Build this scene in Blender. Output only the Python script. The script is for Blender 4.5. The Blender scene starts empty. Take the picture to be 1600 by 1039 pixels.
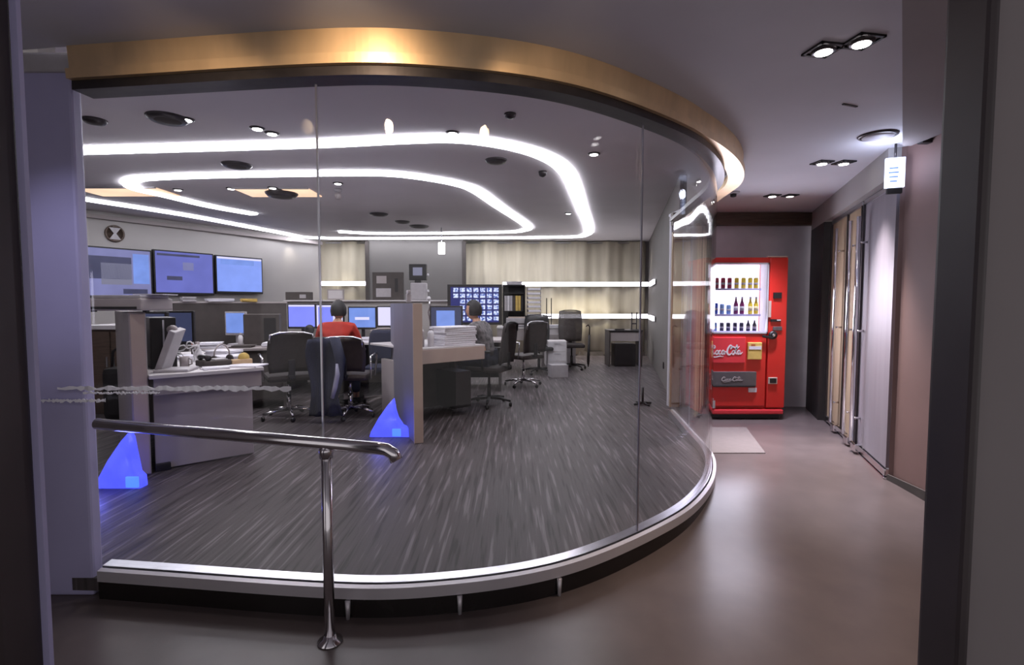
import bpy, bmesh, math, random
from mathutils import Vector, Matrix
random.seed(7)
S = bpy.context.scene
COL = S.collection
PI = math.pi

# ------------------------------------------------------------------ camera, world, exposure
CAM_Z = 1.28
TILT = math.atan(44.5 / 800)
F = 800.0
cd = bpy.data.cameras.new('camera'); cam = bpy.data.objects.new('camera', cd); COL.objects.link(cam)
cd.sensor_fit = 'HORIZONTAL'; cd.sensor_width = 36; cd.lens = 18.0; cd.clip_start = 0.02
cam.location = (0, 0, CAM_Z); cam.rotation_euler = (PI/2 - TILT, 0, 0)
S.camera = cam
w = bpy.data.worlds.new('world'); S.world = w; w.use_nodes = True
w.node_tree.nodes['Background'].inputs[0].default_value = (1.0, 0.94, 0.96, 1)
w.node_tree.nodes['Background'].inputs[1].default_value = 0.36
S.view_settings.view_transform = 'Standard'; S.view_settings.look = 'None'
S.view_settings.exposure = 0.7; S.view_settings.gamma = 1.0; S.view_settings.use_curve_mapping = False
S.cycles.use_denoising = True
S.cycles.max_bounces = 10; S.cycles.diffuse_bounces = 5; S.cycles.glossy_bounces = 4
S.cycles.transparent_max_bounces = 16
S.cycles.sample_clamp_indirect = 6.0
S.cycles.caustics_reflective = False; S.cycles.caustics_refractive = False

def lamp(kind, name, loc, energy, color, aim=None, **kw):
    d = bpy.data.lights.new(name, kind); d.energy = energy; d.color = color
    for k, v in kw.items(): setattr(d, k, v)
    o = bpy.data.objects.new(name, d); COL.objects.link(o); o.location = loc
    if aim is not None:
        o.rotation_euler = (Vector(aim) - Vector(loc)).to_track_quat('-Z', 'Y').to_euler()
    return o
WARM = (1.0, 0.72, 0.46); COOL = (0.80, 0.80, 1.0); NEUT = (1.0, 0.93, 0.92)
LENS = {}   # lamp heads, filled in with their fixtures further down
# corridor downlights (pairs) : x, y, power, colour
DOWN = [((1.358, 2.296), 48, (1, .84, .72)), ((1.476, 2.226), 42, WARM),
        ((2.43, 4.08), 145, (1, .94, .98)), ((2.60, 4.08), 145, (1, .90, .92)),
        ((2.66, 5.30), 120, COOL), ((2.84, 5.30), 80, COOL)]
for (x, y), p, c in DOWN:
    lamp('SPOT', 'downlight_lamp', (x, y, 2.35), p, c, aim=(x - .05, y - .12, 0), spot_size=math.radians(64), spot_blend=.8, shadow_soft_size=.04)
# wall washers in the ceiling above the camera, aimed at the metal fascia
for x, y, p in ((-1.35, 1.45, 9), (-0.62, 1.33, 30), (0.25, 1.45, 7)):
    lamp('SPOT', 'fascia_washer_lamp', (x, y, 2.31), p, WARM, aim=(x*1.0, 2.3, 2.0), spot_size=math.radians(66), spot_blend=1, shadow_soft_size=.04)
lamp('SPOT', 'pillar_fill_lamp', (-1.45, 1.15, 2.2), 20, (.78, .76, 1), aim=(-2.02, 2.33, 1.45), spot_size=math.radians(36), spot_blend=1, shadow_soft_size=.02)  # unseen bluish spot, added to brighten the pillar
lamp('SPOT', 'streak_fill_lamp', (-.9, 1.2, 2.3), 15, (1, .97, 1), aim=(-1.45, 2.3, .95), spot_size=math.radians(34), spot_blend=1, shadow_soft_size=.02)  # unseen spot, added to brighten the streaks on the glass
for x, y in ((-2.5, 3.05), (-.9, 2.95), (.5, 3.4)):
    lamp('SPOT', 'office_front_fill', (x, y, 2.80), 16, (1, .94, .93), aim=(x - .2, y + .6, 0), spot_size=math.radians(120), spot_blend=1, shadow_soft_size=.03)  # unseen spots, added to brighten desk fronts and the near carpet
for x in (1.25, 2.0):
    lamp('SPOT', 'curtain_fill_lamp', (x, 10.9, 2.76), 200, (1, .92, .74), aim=(x, 12.68, .65), spot_size=math.radians(34), spot_blend=1, shadow_soft_size=.05)  # second unseen set, added to brighten the lower curtain
# office: warm spots without fittings, washing the far curtains
for px_x, py_y, p in ((-4.1, 11.9, 26), (-5.0, 11.6, 12), (1.25, 11.4, 62), (2.0, 11.4, 62), (0.3, 11.5, 20), (2.95, 11.5, 34)):
    lamp('SPOT', 'unfitted_curtain_spot', (px_x, py_y, 2.76), p, (1, .9, .72), aim=(px_x, py_y + .70, .3), spot_size=math.radians(74), spot_blend=1, shadow_soft_size=.05)

# ------------------------------------------------------------------ photo-to-place helpers (rays from the camera meeting real planes)
CT, ST = math.cos(TILT), math.sin(TILT)
def W(px, py, Y):
    u = (px - 800) / F; v = (519.5 - py) / F
    s = Y / (CT + v * ST)
    return Vector((s * u, Y, CAM_Z + s * (v * CT - ST)))
def G(px, py, z=0.0):
    u = (px - 800) / F; v = (519.5 - py) / F
    s = (z - CAM_Z) / (v * CT - ST)
    return Vector((s * u, s * (CT + v * ST), z))
def PX(px, Y, z=1.28):
    return (px - 800) / F * (Y * CT - (z - CAM_Z) * ST)
def PZ(py, Y):
    return W(800, py, Y).z

# ------------------------------------------------------------------ materials
def srgb(c):
    out = []
    for v in c[:3]:
        v = v / 255.0
        out.append(v / 12.92 if v <= .04045 else ((v + .055) / 1.055) ** 2.4)
    return tuple(out)
MATS = {}
def mat(name, col, rough=.6, metal=0.0, var=.12, scale=18, spec=.5, bump=0.0, aniso=(1, 1, 1)):
    if name in MATS: return MATS[name]
    m = bpy.data.materials.new(name); m.use_nodes = True; MATS[name] = m
    nt = m.node_tree; b = nt.nodes['Principled BSDF']
    c = srgb(col)
    tc = nt.nodes.new('ShaderNodeTexCoord'); mp = nt.nodes.new('ShaderNodeMapping'); mp.inputs['Scale'].default_value = aniso
    n = nt.nodes.new('ShaderNodeTexNoise'); n.inputs['Scale'].default_value = scale; n.inputs['Detail'].default_value = 3
    nt.links.new(tc.outputs['Object'], mp.inputs[0]); nt.links.new(mp.outputs[0], n.inputs['Vector'])
    r = nt.nodes.new('ShaderNodeValToRGB')
    r.color_ramp.elements[0].position = .3; r.color_ramp.elements[1].position = .7
    r.color_ramp.elements[0].color = (*[v * (1 - var) for v in c], 1)
    r.color_ramp.elements[1].color = (*[min(1, v * (1 + var)) for v in c], 1)
    nt.links.new(n.outputs['Fac'], r.inputs[0]); nt.links.new(r.outputs[0], b.inputs['Base Color'])
    b.inputs['Roughness'].default_value = rough; b.inputs['Metallic'].default_value = metal
    b.inputs['Specular IOR Level'].default_value = spec
    if bump:
        bp = nt.nodes.new('ShaderNodeBump'); bp.inputs['Strength'].default_value = bump; bp.inputs['Distance'].default_value = .01
        nt.links.new(n.outputs['Fac'], bp.inputs['Height']); nt.links.new(bp.outputs[0], b.inputs['Normal'])
    return m
def emit(name, col, strength=1.0, base=(10, 10, 12), var=0.0, scale=6):
    if name in MATS: return MATS[name]
    m = bpy.data.materials.new(name); m.use_nodes = True; MATS[name] = m
    nt = m.node_tree; b = nt.nodes['Principled BSDF']
    b.inputs['Base Color'].default_value = (*srgb(base), 1); b.inputs['Roughness'].default_value = .4
    c = srgb(col)
    if var:
        tc = nt.nodes.new('ShaderNodeTexCoord'); n = nt.nodes.new('ShaderNodeTexNoise'); n.inputs['Scale'].default_value = scale
        r = nt.nodes.new('ShaderNodeValToRGB'); r.color_ramp.elements[0].position = .35; r.color_ramp.elements[1].position = .65
        r.color_ramp.elements[0].color = (*[v * (1 - var) for v in c], 1); r.color_ramp.elements[1].color = (*[min(1, v * (1 + var)) for v in c], 1)
        nt.links.new(tc.outputs['Object'], n.inputs['Vector']); nt.links.new(n.outputs['Fac'], r.inputs[0]); nt.links.new(r.outputs[0], b.inputs['Emission Color'])
    else:
        b.inputs['Emission Color'].default_value = (*c, 1)
    b.inputs['Emission Strength'].default_value = strength
    return m
def glass_mat():
    m = bpy.data.materials.new('clear_glass'); m.use_nodes = True; nt = m.node_tree
    for n in list(nt.nodes): nt.nodes.remove(n)
    out = nt.nodes.new('ShaderNodeOutputMaterial'); mx = nt.nodes.new('ShaderNodeMixShader')
    tr = nt.nodes.new('ShaderNodeBsdfTransparent'); tr.inputs[0].default_value = (.965, .965, .975, 1)
    gl = nt.nodes.new('ShaderNodeBsdfGlossy'); gl.inputs['Roughness'].default_value = .015
    geo = nt.nodes.new('ShaderNodeNewGeometry')
    dot = nt.nodes.new('ShaderNodeVectorMath'); dot.operation = 'DOT_PRODUCT'
    ab = nt.nodes.new('ShaderNodeMath'); ab.operation = 'ABSOLUTE'
    su = nt.nodes.new('ShaderNodeMath'); su.operation = 'SUBTRACT'; su.inputs[0].default_value = 1
    pw = nt.nodes.new('ShaderNodeMath'); pw.operation = 'POWER'; pw.inputs[1].default_value = 4.6
    ml = nt.nodes.new('ShaderNodeMath'); ml.operation = 'MULTIPLY_ADD'; ml.inputs[1].default_value = .90; ml.inputs[2].default_value = .017
    L = nt.links.new
    L(geo.outputs['Normal'], dot.inputs[0]); L(geo.outputs['Incoming'], dot.inputs[1]); L(dot.outputs['Value'], ab.inputs[0])
    L(ab.outputs[0], su.inputs[1]); L(su.outputs[0], pw.inputs[0]); L(pw.outputs[0], ml.inputs[0]); L(ml.outputs[0], mx.inputs[0])
    L(tr.outputs[0], mx.inputs[1]); L(gl.outputs[0], mx.inputs[2]); L(mx.outputs[0], out.inputs[0])
    return m
GLASS = glass_mat()
def carpet_mat():
    m = bpy.data.materials.new('streaked_carpet'); m.use_nodes = True; nt = m.node_tree; b = nt.nodes['Principled BSDF']; L = nt.links.new
    tc = nt.nodes.new('ShaderNodeTexCoord'); mp = nt.nodes.new('ShaderNodeMapping'); mp.vector_type = 'POINT'
    mp.inputs['Rotation'].default_value = (0, 0, math.radians(9)); mp.inputs['Scale'].default_value = (34, 1.6, 1)
    n = nt.nodes.new('ShaderNodeTexNoise'); n.inputs['Scale'].default_value = 1.0; n.inputs['Detail'].default_value = 2.5
    L(tc.outputs['Object'], mp.inputs[0]); L(mp.outputs[0], n.inputs['Vector'])
    r = nt.nodes.new('ShaderNodeValToRGB'); e = r.color_ramp.elements
    e[0].position = .36; e[0].color = (*srgb((60, 55, 55)), 1)
    e[1].position = .66; e[1].color = (*srgb((124, 116, 120)), 1)
    k = r.color_ramp.elements.new(.43); k.color = (*srgb((82, 76, 77)), 1)
    k = r.color_ramp.elements.new(.57); k.color = (*srgb((88, 81, 83)), 1)
    L(n.outputs['Fac'], r.inputs[0])
    n2 = nt.nodes.new('ShaderNodeTexNoise'); n2.inputs['Scale'].default_value = .9; L(tc.outputs['Object'], n2.inputs['Vector'])
    mx = nt.nodes.new('ShaderNodeMixRGB'); mx.blend_type = 'MULTIPLY'; mx.inputs[0].default_value = .25
    L(r.outputs[0], mx.inputs[1]); L(n2.outputs['Fac'], mx.inputs[2]); L(mx.outputs[0], b.inputs['Base Color'])
    b.inputs['Roughness'].default_value = .5; b.inputs['Specular IOR Level'].default_value = .25
    bp = nt.nodes.new('ShaderNodeBump'); bp.inputs['Strength'].default_value = .35; bp.inputs['Distance'].default_value = .01
    L(n.outputs['Fac'], bp.inputs['Height']); L(bp.outputs[0], b.inputs['Normal'])
    return m
def thumbs_mat():
    m = bpy.data.materials.new('thumbnail_grid_screen'); m.use_nodes = True; nt = m.node_tree; b = nt.nodes['Principled BSDF']; L = nt.links.new
    tc = nt.nodes.new('ShaderNodeTexCoord')
    br = nt.nodes.new('ShaderNodeTexNoise'); br.inputs['Scale'].default_value = 30
    r = nt.nodes.new('ShaderNodeValToRGB'); r.color_ramp.elements[0].position = .42; r.color_ramp.elements[1].position = .55
    r.color_ramp.elements[0].color = (*srgb((60, 90, 170)), 1); r.color_ramp.elements[1].color = (*srgb((215, 225, 255)), 1)
    L(tc.outputs['Object'], br.inputs['Vector']); L(br.outputs['Fac'], r.inputs[0]); L(r.outputs[0], b.inputs['Emission Color'])
    b.inputs['Base Color'].default_value = (0.02, .02, .03, 1); b.inputs['Emission Strength'].default_value = .75
    return m
M = dict(
    ceil=mat('ceiling_plaster', (224, 224, 232), .8, var=.03, scale=2),
    ceil_dark=mat('bulkhead_paint', (156, 148, 148), .8, var=.04, scale=2),
    oceil=mat('office_ceiling_paint', (222, 217, 220), .75, var=.03, scale=2),
    wallgrey=mat('grey_wall_paint', (172, 168, 166), .7, var=.04, scale=2),
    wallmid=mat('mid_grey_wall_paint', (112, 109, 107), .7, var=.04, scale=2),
    partblue=mat('blue_grey_partition', (112, 110, 126), .5, var=.06, scale=3),
    wallwarm=mat('warm_brown_wall_panel', (128, 102, 97), .6, var=.05, scale=3),
    walldark=mat('dark_corridor_wall', (200, 196, 206), .55, var=.10, scale=3),
    recess=mat('recess_shade_black', (44, 38, 38), .5, var=.1),  # shade of the recess, put into the colour
    bluegrey=mat('blue_grey_pillar_paint', (176, 172, 210), .45, var=.05, scale=3),
    jamb=mat('dark_door_frame', (58, 50, 52), .5, var=.15, scale=5),
    panel=mat('grey_wall_panel', (128, 121, 122), .7, var=.04, scale=3),
    stone=mat('polished_grey_stone', (94, 84, 83), .30, var=.10, scale=5, spec=.3),
    gold=mat('brushed_champagne_metal', (232, 200, 158), .38, .6, var=.10, scale=3, aniso=(3, 3, 1)),
    silver=mat('satin_steel', (196, 196, 204), .28, 1.0, var=.05),
    rail=mat('brushed_light_steel', (214, 210, 216), .42, .55, var=.06, scale=2),
    chrome=mat('polished_chrome', (225, 222, 226), .12, 1.0, var=.03),
    darkmetal=mat('dark_header_metal', (74, 70, 72), .35, .7, var=.1),
    skirt=mat('black_gloss_skirt', (34, 30, 30), .2, var=.1),
    black=mat('black_plastic', (26, 24, 26), .45, var=.15),
    darkfab=mat('black_mesh_fabric', (48, 42, 42), .85, var=.2, scale=80),
    navy=mat('navy_fabric', (26, 30, 56), .85, var=.2, scale=60),
    brownchair=mat('dark_brown_leather', (58, 50, 48), .5, var=.15),
    lam=mat('grey_laminate', (166, 158, 158), .5, var=.05, scale=5),
    lamwarm=mat('beige_laminate', (186, 168, 158), .5, var=.05, scale=5),
    lamwhite=mat('white_laminate', (206, 202, 204), .45, var=.04, scale=5),
    lamdark=mat('dark_desk_screen', (72, 66, 64), .8, var=.12, scale=9),
    wood=mat('dark_brown_wood', (84, 68, 58), .5, var=.25, scale=6, aniso=(1, 1, 8)),
    white=mat('white_plastic', (214, 212, 216), .4, var=.04),
    offwhite=mat('off_white_plastic', (176, 172, 176), .45, var=.06),
    paper=mat('paper', (216, 214, 222), .8, var=.10, scale=40, aniso=(1, 1, 6)),
    yellow=mat('yellow_card', (206, 176, 96), .6, var=.1),
    orange=mat('orange_ball', (176, 92, 52), .6, var=.1),
    tan=mat('tan_cardboard', (196, 168, 132), .7, var=.1),
    curtain=mat('cream_curtain_cloth', (196, 188, 168), .85, var=.06, scale=12, aniso=(1, 1, .1)),
    doorglass=mat('beige_frosted_glass', (188, 166, 138), .3, var=.08, scale=4, aniso=(3, 3, .2)),
    doorglass2=mat('pale_frosted_glass', (140, 134, 142), .45, var=.08, scale=4, aniso=(3, 3, .2)),
    red=mat('glossy_red_enamel', (204, 44, 38), .28, var=.05, scale=4),
    redpanel=mat('bright_red_panel', (214, 58, 66), .3, var=.04),
    reddark=mat('dark_red_enamel', (110, 22, 24), .35, var=.05),
    greyflap=mat('smoked_grey_flap', (86, 82, 84), .2, var=.08),
    skin=mat('skin', (186, 142, 118), .55, var=.05),
    hair=mat('black_hair', (26, 22, 24), .6, var=.3, scale=60),
    redshirt=mat('red_cloth', (168, 46, 34), .85, var=.1, scale=20),
    jeans=mat('dark_trouser_cloth', (40, 42, 58), .9, var=.15),
    plaid=mat('plaid_shirt_cloth', (112, 108, 110), .85, var=.55, scale=22),
    stripe=mat('grey_sleeve_stripe', (150, 150, 172), .8, var=.05),
    mat_=mat('pale_floor_mat', (112, 102, 99), .6, var=.06),
    tape=mat('silver_streak', (240, 238, 246), .35, 0, var=.05),  # pale colour of the glare streaks across the glass
)
CARPET = carpet_mat()
def mesh_back():
    m = bpy.data.materials.new('see_through_mesh'); m.use_nodes = True; nt = m.node_tree; b = nt.nodes['Principled BSDF']
    b.inputs['Base Color'].default_value = (*srgb((70, 64, 62)), 1)
    w = nt.nodes.new('ShaderNodeTexNoise'); w.inputs['Scale'].default_value = 220
    r = nt.nodes.new('ShaderNodeValToRGB'); r.color_ramp.elements[0].position = .45; r.color_ramp.elements[1].position = .5
    r.color_ramp.elements[0].color = (.45, .45, .45, 1)
    tc = nt.nodes.new('ShaderNodeTexCoord'); nt.links.new(tc.outputs['Object'], w.inputs['Vector']); nt.links.new(w.outputs['Fac'], r.inputs[0]); nt.links.new(r.outputs[0], b.inputs['Alpha'])
    return m
MESHBACK = mesh_back()
LED = emit('led_strip_glow', (248, 248, 255), 7.2)
LEDW = emit('wall_strip_glow', (250, 246, 255), 3.0)
LAMPW = emit('lamp_lens_glow', (255, 250, 250), 9.0)
DIMLAMP = emit('dim_lens_glow', (255, 244, 236), 1.6)
WARMREFL = emit('warm_reflection_glow', (226, 188, 156), 1.0, var=.12, scale=1.5)
BLUE = emit('blue_floor_glow', (70, 78, 250), 1.15, base=(10, 10, 60), var=.12, scale=6)
BLUEHOT = emit('blue_glow_core', (66, 110, 255), 1.3, base=(10, 10, 60))
EXITW = emit('exit_sign_glow', (205, 218, 255), 1.9)
EXITB = emit('exit_pictogram', (110, 140, 225), 1.0)
VEND = emit('vending_backlight', (240, 232, 255), 1.7)
SC = dict(
    violet=emit('screen_violet', (112, 118, 205), .55, var=.10, scale=2),
    haze=emit('screen_haze', (132, 134, 186), .55, var=.10, scale=2.5),
    blue=emit('screen_blue', (128, 154, 236), .72, var=.06, scale=3),
    bright=emit('screen_bright', (130, 140, 250), .7, var=.05, scale=3),
    white=emit('screen_white', (224, 220, 255), .7),
    sky=emit('screen_sky', (120, 150, 228), .66, var=.08, scale=5),
    dark=emit('screen_dark', (72, 74, 108), .5, var=.15, scale=4),
    deep=emit('screen_deep_blue', (22, 28, 92), .9),
    grey=emit('screen_grey', (140, 140, 165), .5),
    dimblue=emit('screen_dim_blue', (56, 62, 92), .6),
)
THUMB = thumbs_mat()

# ------------------------------------------------------------------ mesh building helpers
class MB:
    def __init__(s): s.bm = bmesh.new()
    def _add(s, verts, faces, smooth=False):
        vs = [s.bm.verts.new(v) for v in verts]
        for f in faces:
            try:
                fc = s.bm.faces.new([vs[i] for i in f]); fc.smooth = smooth
            except ValueError: pass
        return vs
    def box(s, cx, cy, cz, sx, sy, sz, rz=0, bevel=0, M4=None):
        t = bmesh.new(); bmesh.ops.create_cube(t, size=1)
        for v in t.verts: v.co = Vector((v.co.x * sx, v.co.y * sy, v.co.z * sz))
        if bevel:
            bmesh.ops.bevel(t, geom=list(t.edges), offset=min(bevel, min(sx, sy, sz) * .45), segments=2, affect='EDGES', profile=.6)
        mt = Matrix.Translation((cx, cy, cz)) @ Matrix.Rotation(rz, 4, 'Z')
        if M4 is not None: mt = Matrix.Translation((cx, cy, cz)) @ M4
        t.transform(mt); s.merge(t); return s
    def merge(s, t):
        me = bpy.data.meshes.new('t'); t.to_mesh(me); t.free(); s.bm.from_mesh(me); bpy.data.meshes.remove(me)
    def lathe(s, prof, n=20, c=(0, 0, 0), M4=None):
        vs, fs = [], []
        for r, z in prof:
            for i in range(n):
                a = 2 * PI * i / n; vs.append(Vector((r * math.cos(a), r * math.sin(a), z)))
        for j in range(len(prof) - 1):
            for i in range(n):
                fs.append((j*n+i, j*n+(i+1) % n, (j+1)*n+(i+1) % n, (j+1)*n+i))
        fs.append(tuple(reversed(range(n)))); fs.append(tuple(range((len(prof)-1)*n, len(prof)*n)))
        if M4 is not None: vs = [M4 @ v for v in vs]
        s._add([v + Vector(c) for v in vs], fs, True); return s
    def tube(s, pts, r, n=10):
        pts = [Vector(p) for p in pts]; rings = []
        rs = r if isinstance(r, (list, tuple)) else [r] * len(pts)
        up = Vector((0, 0, 1)); vs, fs = [], []
        prev = None
        for i, p in enumerate(pts):
            d = (pts[min(i+1, len(pts)-1)] - pts[max(i-1, 0)]).normalized()
            if prev is None:
                a = up if abs(d.z) < .9 else Vector((1, 0, 0)); x = d.cross(a).normalized()
            else:
                x = (prev - d * prev.dot(d)).normalized()
            y = d.cross(x); prev = x
            for k in range(n):
                t = 2 * PI * k / n; vs.append(p + (x * math.cos(t) + y * math.sin(t)) * rs[i])
        for j in range(len(pts) - 1):
            for k in range(n): fs.append((j*n+k, j*n+(k+1) % n, (j+1)*n+(k+1) % n, (j+1)*n+k))
        fs.append(tuple(reversed(range(n)))); fs.append(tuple(range((len(pts)-1)*n, len(pts)*n)))
        s._add(vs, fs, True); return s
    def prism(s, poly, z0, z1):
        n = len(poly)
        vs = [Vector((p[0], p[1], z0)) for p in poly] + [Vector((p[0], p[1], z1)) for p in poly]
        fs = [tuple(reversed(range(n))), tuple(range(n, 2*n))] + [(i, (i+1) % n, n+(i+1) % n, n+i) for i in range(n)]
        s._add(vs, fs); return s
    def sweep(s, path, prof, smooth=True, close=True):
        """profile of (offset to the right of the path, z) carried along a plan path"""
        P = [Vector((p[0], p[1])) for p in path]; N = []
        for i in range(len(P)):
            d = (P[min(i+1, len(P)-1)] - P[max(i-1, 0)]).normalized(); N.append(Vector((d.y, -d.x)))
        m = len(prof); vs, fs = [], []
        for p, nn in zip(P, N):
            for o, z in prof: vs.append(Vector((p.x + nn.x*o, p.y + nn.y*o, z)))
        for j in range(len(P) - 1):
            for k in range(m if close else m - 1):
                fs.append((j*m+k, j*m+(k+1) % m, (j+1)*m+(k+1) % m, (j+1)*m+k))
        if close: fs.append(tuple(range(m))); fs.append(tuple(reversed(range((len(P)-1)*m, len(P)*m))))
        s._add(vs, fs, False); return s
    def obj(s, name, m, parent=None):
        bmesh.ops.recalc_face_normals(s.bm, faces=list(s.bm.faces))
        me = bpy.data.meshes.new(name); s.bm.to_mesh(me); s.bm.free()
        me.materials.append(m)
        o = bpy.data.objects.new(name, me); COL.objects.link(o)
        if parent is not None: o.parent = parent
        return o
def tag(o, label=None, cat=None, group=None, kind=None):
    if label: o['label'] = label
    if cat: o['category'] = cat
    if group: o['group'] = group
    if kind: o['kind'] = kind
    return o
def thing(name, label, cat, loc=(0, 0, 0), rz=0, group=None):
    o = bpy.data.objects.new(name, None); COL.objects.link(o); o.empty_display_size = .1
    o.location = loc; o.rotation_euler = (0, 0, rz); return tag(o, label, cat, group)
def struct(name, mb, m, label=None):
    o = mb.obj(name, m); o['kind'] = 'structure'
    if label: o['label'] = label
    return o
def single(name, mb, m, label, cat, loc=(0, 0, 0), rz=0, group=None, kind=None):
    o = mb.obj(name, m); o.location = loc; o.rotation_euler = (0, 0, rz)
    return tag(o, label, cat, group, kind)
def copy_tree(o, parent=None):
    c = o.copy(); COL.objects.link(c)
    if parent is not None: c.parent = parent
    for ch in list(o.children): copy_tree(ch, c)
    return c
def box(*a, **k): return MB().box(*a, **k)
def catmull(P, n=8):
    P = [Vector(p) for p in P]; out = []
    for i in range(len(P) - 1):
        p0, p1, p2, p3 = P[max(i-1, 0)], P[i], P[i+1], P[min(i+2, len(P)-1)]
        for k in range(n):
            t = k / n
            out.append(.5*((2*p1) + (p2-p0)*t + (2*p0-5*p1+4*p2-p3)*t*t + (3*p1-p0-3*p2+p3)*t**3))
    out.append(P[-1]); return out

# ------------------------------------------------------------------ the curved glass line
CEIL = 2.39; OCEIL = 2.83; FLOW = -0.085
gp = [(152, 909), (287, 919), (400, 928), (507, 935), (600, 938), (700, 931), (790, 920), (873, 903), (951, 876), (1034, 836), (1084, 805), (1112, 770), (1119, 745), (1116, 717)]
base = [G(a, b, 0.0).xy for a, b in gp]
base += [Vector((1.74, 4.75)), Vector((1.80, 5.2)), Vector((1.88, 5.85))]
CURVE = [Vector((p[0], p[1])) for p in catmull([(b.x, b.y, 0) for b in base], 10)]
# light smoothing so the steel bends evenly
for _ in range(30):
    CURVE = [CURVE[0]] + [(CURVE[i-1] + CURVE[i]*2 + CURVE[i+1]) / 4 for i in range(1, len(CURVE)-1)] + [CURVE[-1]]
def pxof(p, z=1.2):
    return 800 + F * p.x / (p.y * CT - (z - CAM_Z) * ST)
def cut(path, px):
    return min(range(len(path)), key=lambda i: abs(pxof(path[i]) - px) + (100 if i > len(path)*.85 else 0))
# path runs left to right, so a positive offset lies on the corridor side
i1 = cut(CURVE, 500); i2 = min(range(int(len(CURVE)*.6)), key=lambda i: abs(pxof(CURVE[i]) - 1010)); i3 = len(CURVE) - 16
segs = [(0, i1), (i1, i2), (i2, i3), (i3, len(CURVE) - 1)]
for k, (a, b) in enumerate(segs):
    pth = CURVE[a:b+1]
    # leave a hair's gap at each joint
    if k: pth = [pth[0].lerp(pth[1], .15)] + pth[1:]
    struct(f'window_{k+1}', MB().sweep(pth, [(-.035, .05), (-.047, .05), (-.047, 2.23), (-.035, 2.23)]), GLASS, 'clear full-height curved glass pane of the office wall')
for k, i in enumerate((i1, i2, i3)):
    p = CURVE[i]; d = (CURVE[i+1] - CURVE[i-1]).normalized(); nx = Vector((d.y, -d.x)); q = p - nx * .030
    struct(f'trim_{k+1}', box(q.x, q.y, 1.13, .007, .007, 2.13, rz=math.atan2(d.y, d.x)), M['silver'], 'thin vertical joint between two glass panes')
# bottom track: two steel rails with a dark groove
struct('trim_4', MB().sweep(CURVE, [(.0, .0), (.0, .050), (-.022, .056), (-.022, 0)]), M['rail'], 'outer polished rail of the glass track')
struct('trim_5', MB().sweep(CURVE, [(-.030, .0), (-.030, .062), (-.078, .068), (-.078, 0)]), M['silver'], 'inner polished rail of the glass track')
struct('trim_6', MB().sweep(CURVE, [(-.022, .0), (-.022, .030), (-.030, .030), (-.030, 0)]), M['skirt'], 'dark groove between the two track rails')
struct('trim_7', MB().sweep(CURVE, [(-.006, FLOW), (-.006, -.002), (-.03, -.002), (-.03, FLOW)]), M['skirt'], 'black gloss skirt under the glass track')
for k, px in enumerate((545, 720, 875)):  # reflected highlights below the track, built as short studs
    i = min(range(len(CURVE)), key=lambda q: abs(pxof(CURVE[q], 0) - px)); p = CURVE[i]; d = (CURVE[i+1] - CURVE[i-1]).normalized(); q = p + Vector((d.y, -d.x)) * .006
    struct(f'trim_{20+k}', MB().tube([(q.x, q.y, FLOW), (q.x, q.y, -.002)], [.008, .012], 10), M['rail'], 'short steel stud for a reflected highlight on the black skirt under the track')
# header and fascia
struct('trim_8', MB().sweep(CURVE, [(.012, 2.212), (.012, 2.250), (-.09, 2.250), (-.09, 2.212)]), M['darkmetal'], 'dark metal header holding the top of the curved glass')
nC = len(CURVE)
def flare(t): return 0.02 + .15 * max(0, min(1, (t - .62) / .2))
FP = []
for i, p in enumerate(CURVE):
    d = (CURVE[min(i+1, nC-1)] - CURVE[max(i-1, 0)]).normalized(); FP.append(p + Vector((d.y, -d.x)) * flare(i / nC))
struct('trim_9', MB().sweep(FP, [(.0, 2.29), (.008, 2.39), (-.02, 2.39), (-.05, 2.29)]), M['gold'], 'champagne gold curved fascia above the glass')
struct('trim_10', MB().sweep(FP, [(.016, 2.250), (.020, 2.29), (-.10, 2.29), (-.10, 2.250)]), M['gold'], 'lower gold lip of the curved fascia')

# ------------------------------------------------------------------ floors and ceilings
office_poly = [(p.x - 0, p.y + .03) for p in CURVE] + [(2.0, 6.25), (3.6, 13.2), (-5.0, 13.2), (-10.2, 4.3), (-6.0, 2.45)]
struct('floor', MB().prism([(p[0], p[1]) for p in office_poly], -.06, 0.0), CARPET, 'grey streaked carpet of the raised office floor')
f2 = MB(); NX, NY = 44, 60
def fz(y):
    t = max(0, min(1, (y - 2.55) / 1.3)); t = t*t*(3-2*t); return FLOW + (-0.004 - FLOW) * t
vs = []; fs = []
for j in range(NY + 1):
    for i in range(NX + 1):
        x = -3.2 + 7.6 * i / NX; y = -2.2 + 8.9 * j / NY; vs.append((x, y, fz(y) if x > -2.4 else FLOW))
for j in range(NY):
    for i in range(NX):
        a = j*(NX+1)+i; fs.append((a, a+1, a+NX+2, a+NX+1))
# keep the slab only outside the office
def inside(x, y):
    c = False; n = len(office_poly)
    for i in range(n):
        x1, y1 = office_poly[i]; x2, y2 = office_poly[(i+1) % n]
        if (y1 > y) != (y2 > y) and x < (x2-x1)*(y-y1)/(y2-y1)+x1: c = not c
    return c
fs = [f for f in fs if not all(inside(vs[k][0], vs[k][1] - .25) and inside(vs[k][0], vs[k][1]) for k in f)]
f2._add(vs, fs, True)
struct('floor_corridor', f2, M['stone'], 'polished grey stone corridor floor with a gentle ramp')
outer = [(p.x, p.y) for p in FP]
struct('ceiling', MB().prism(outer + [(2.0, 6.6), (5.0, 6.6), (5.0, -2.2), (-3.2, -2.2), (-3.2, 2.45)], 2.39, 2.42), M['ceil'], 'smooth grey corridor ceiling following the curved glass')
struct('ceiling_office', box(-3.2, 7.8, OCEIL + .02, 14.5, 11.6, .04), M['oceil'], 'smooth grey office ceiling')
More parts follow.
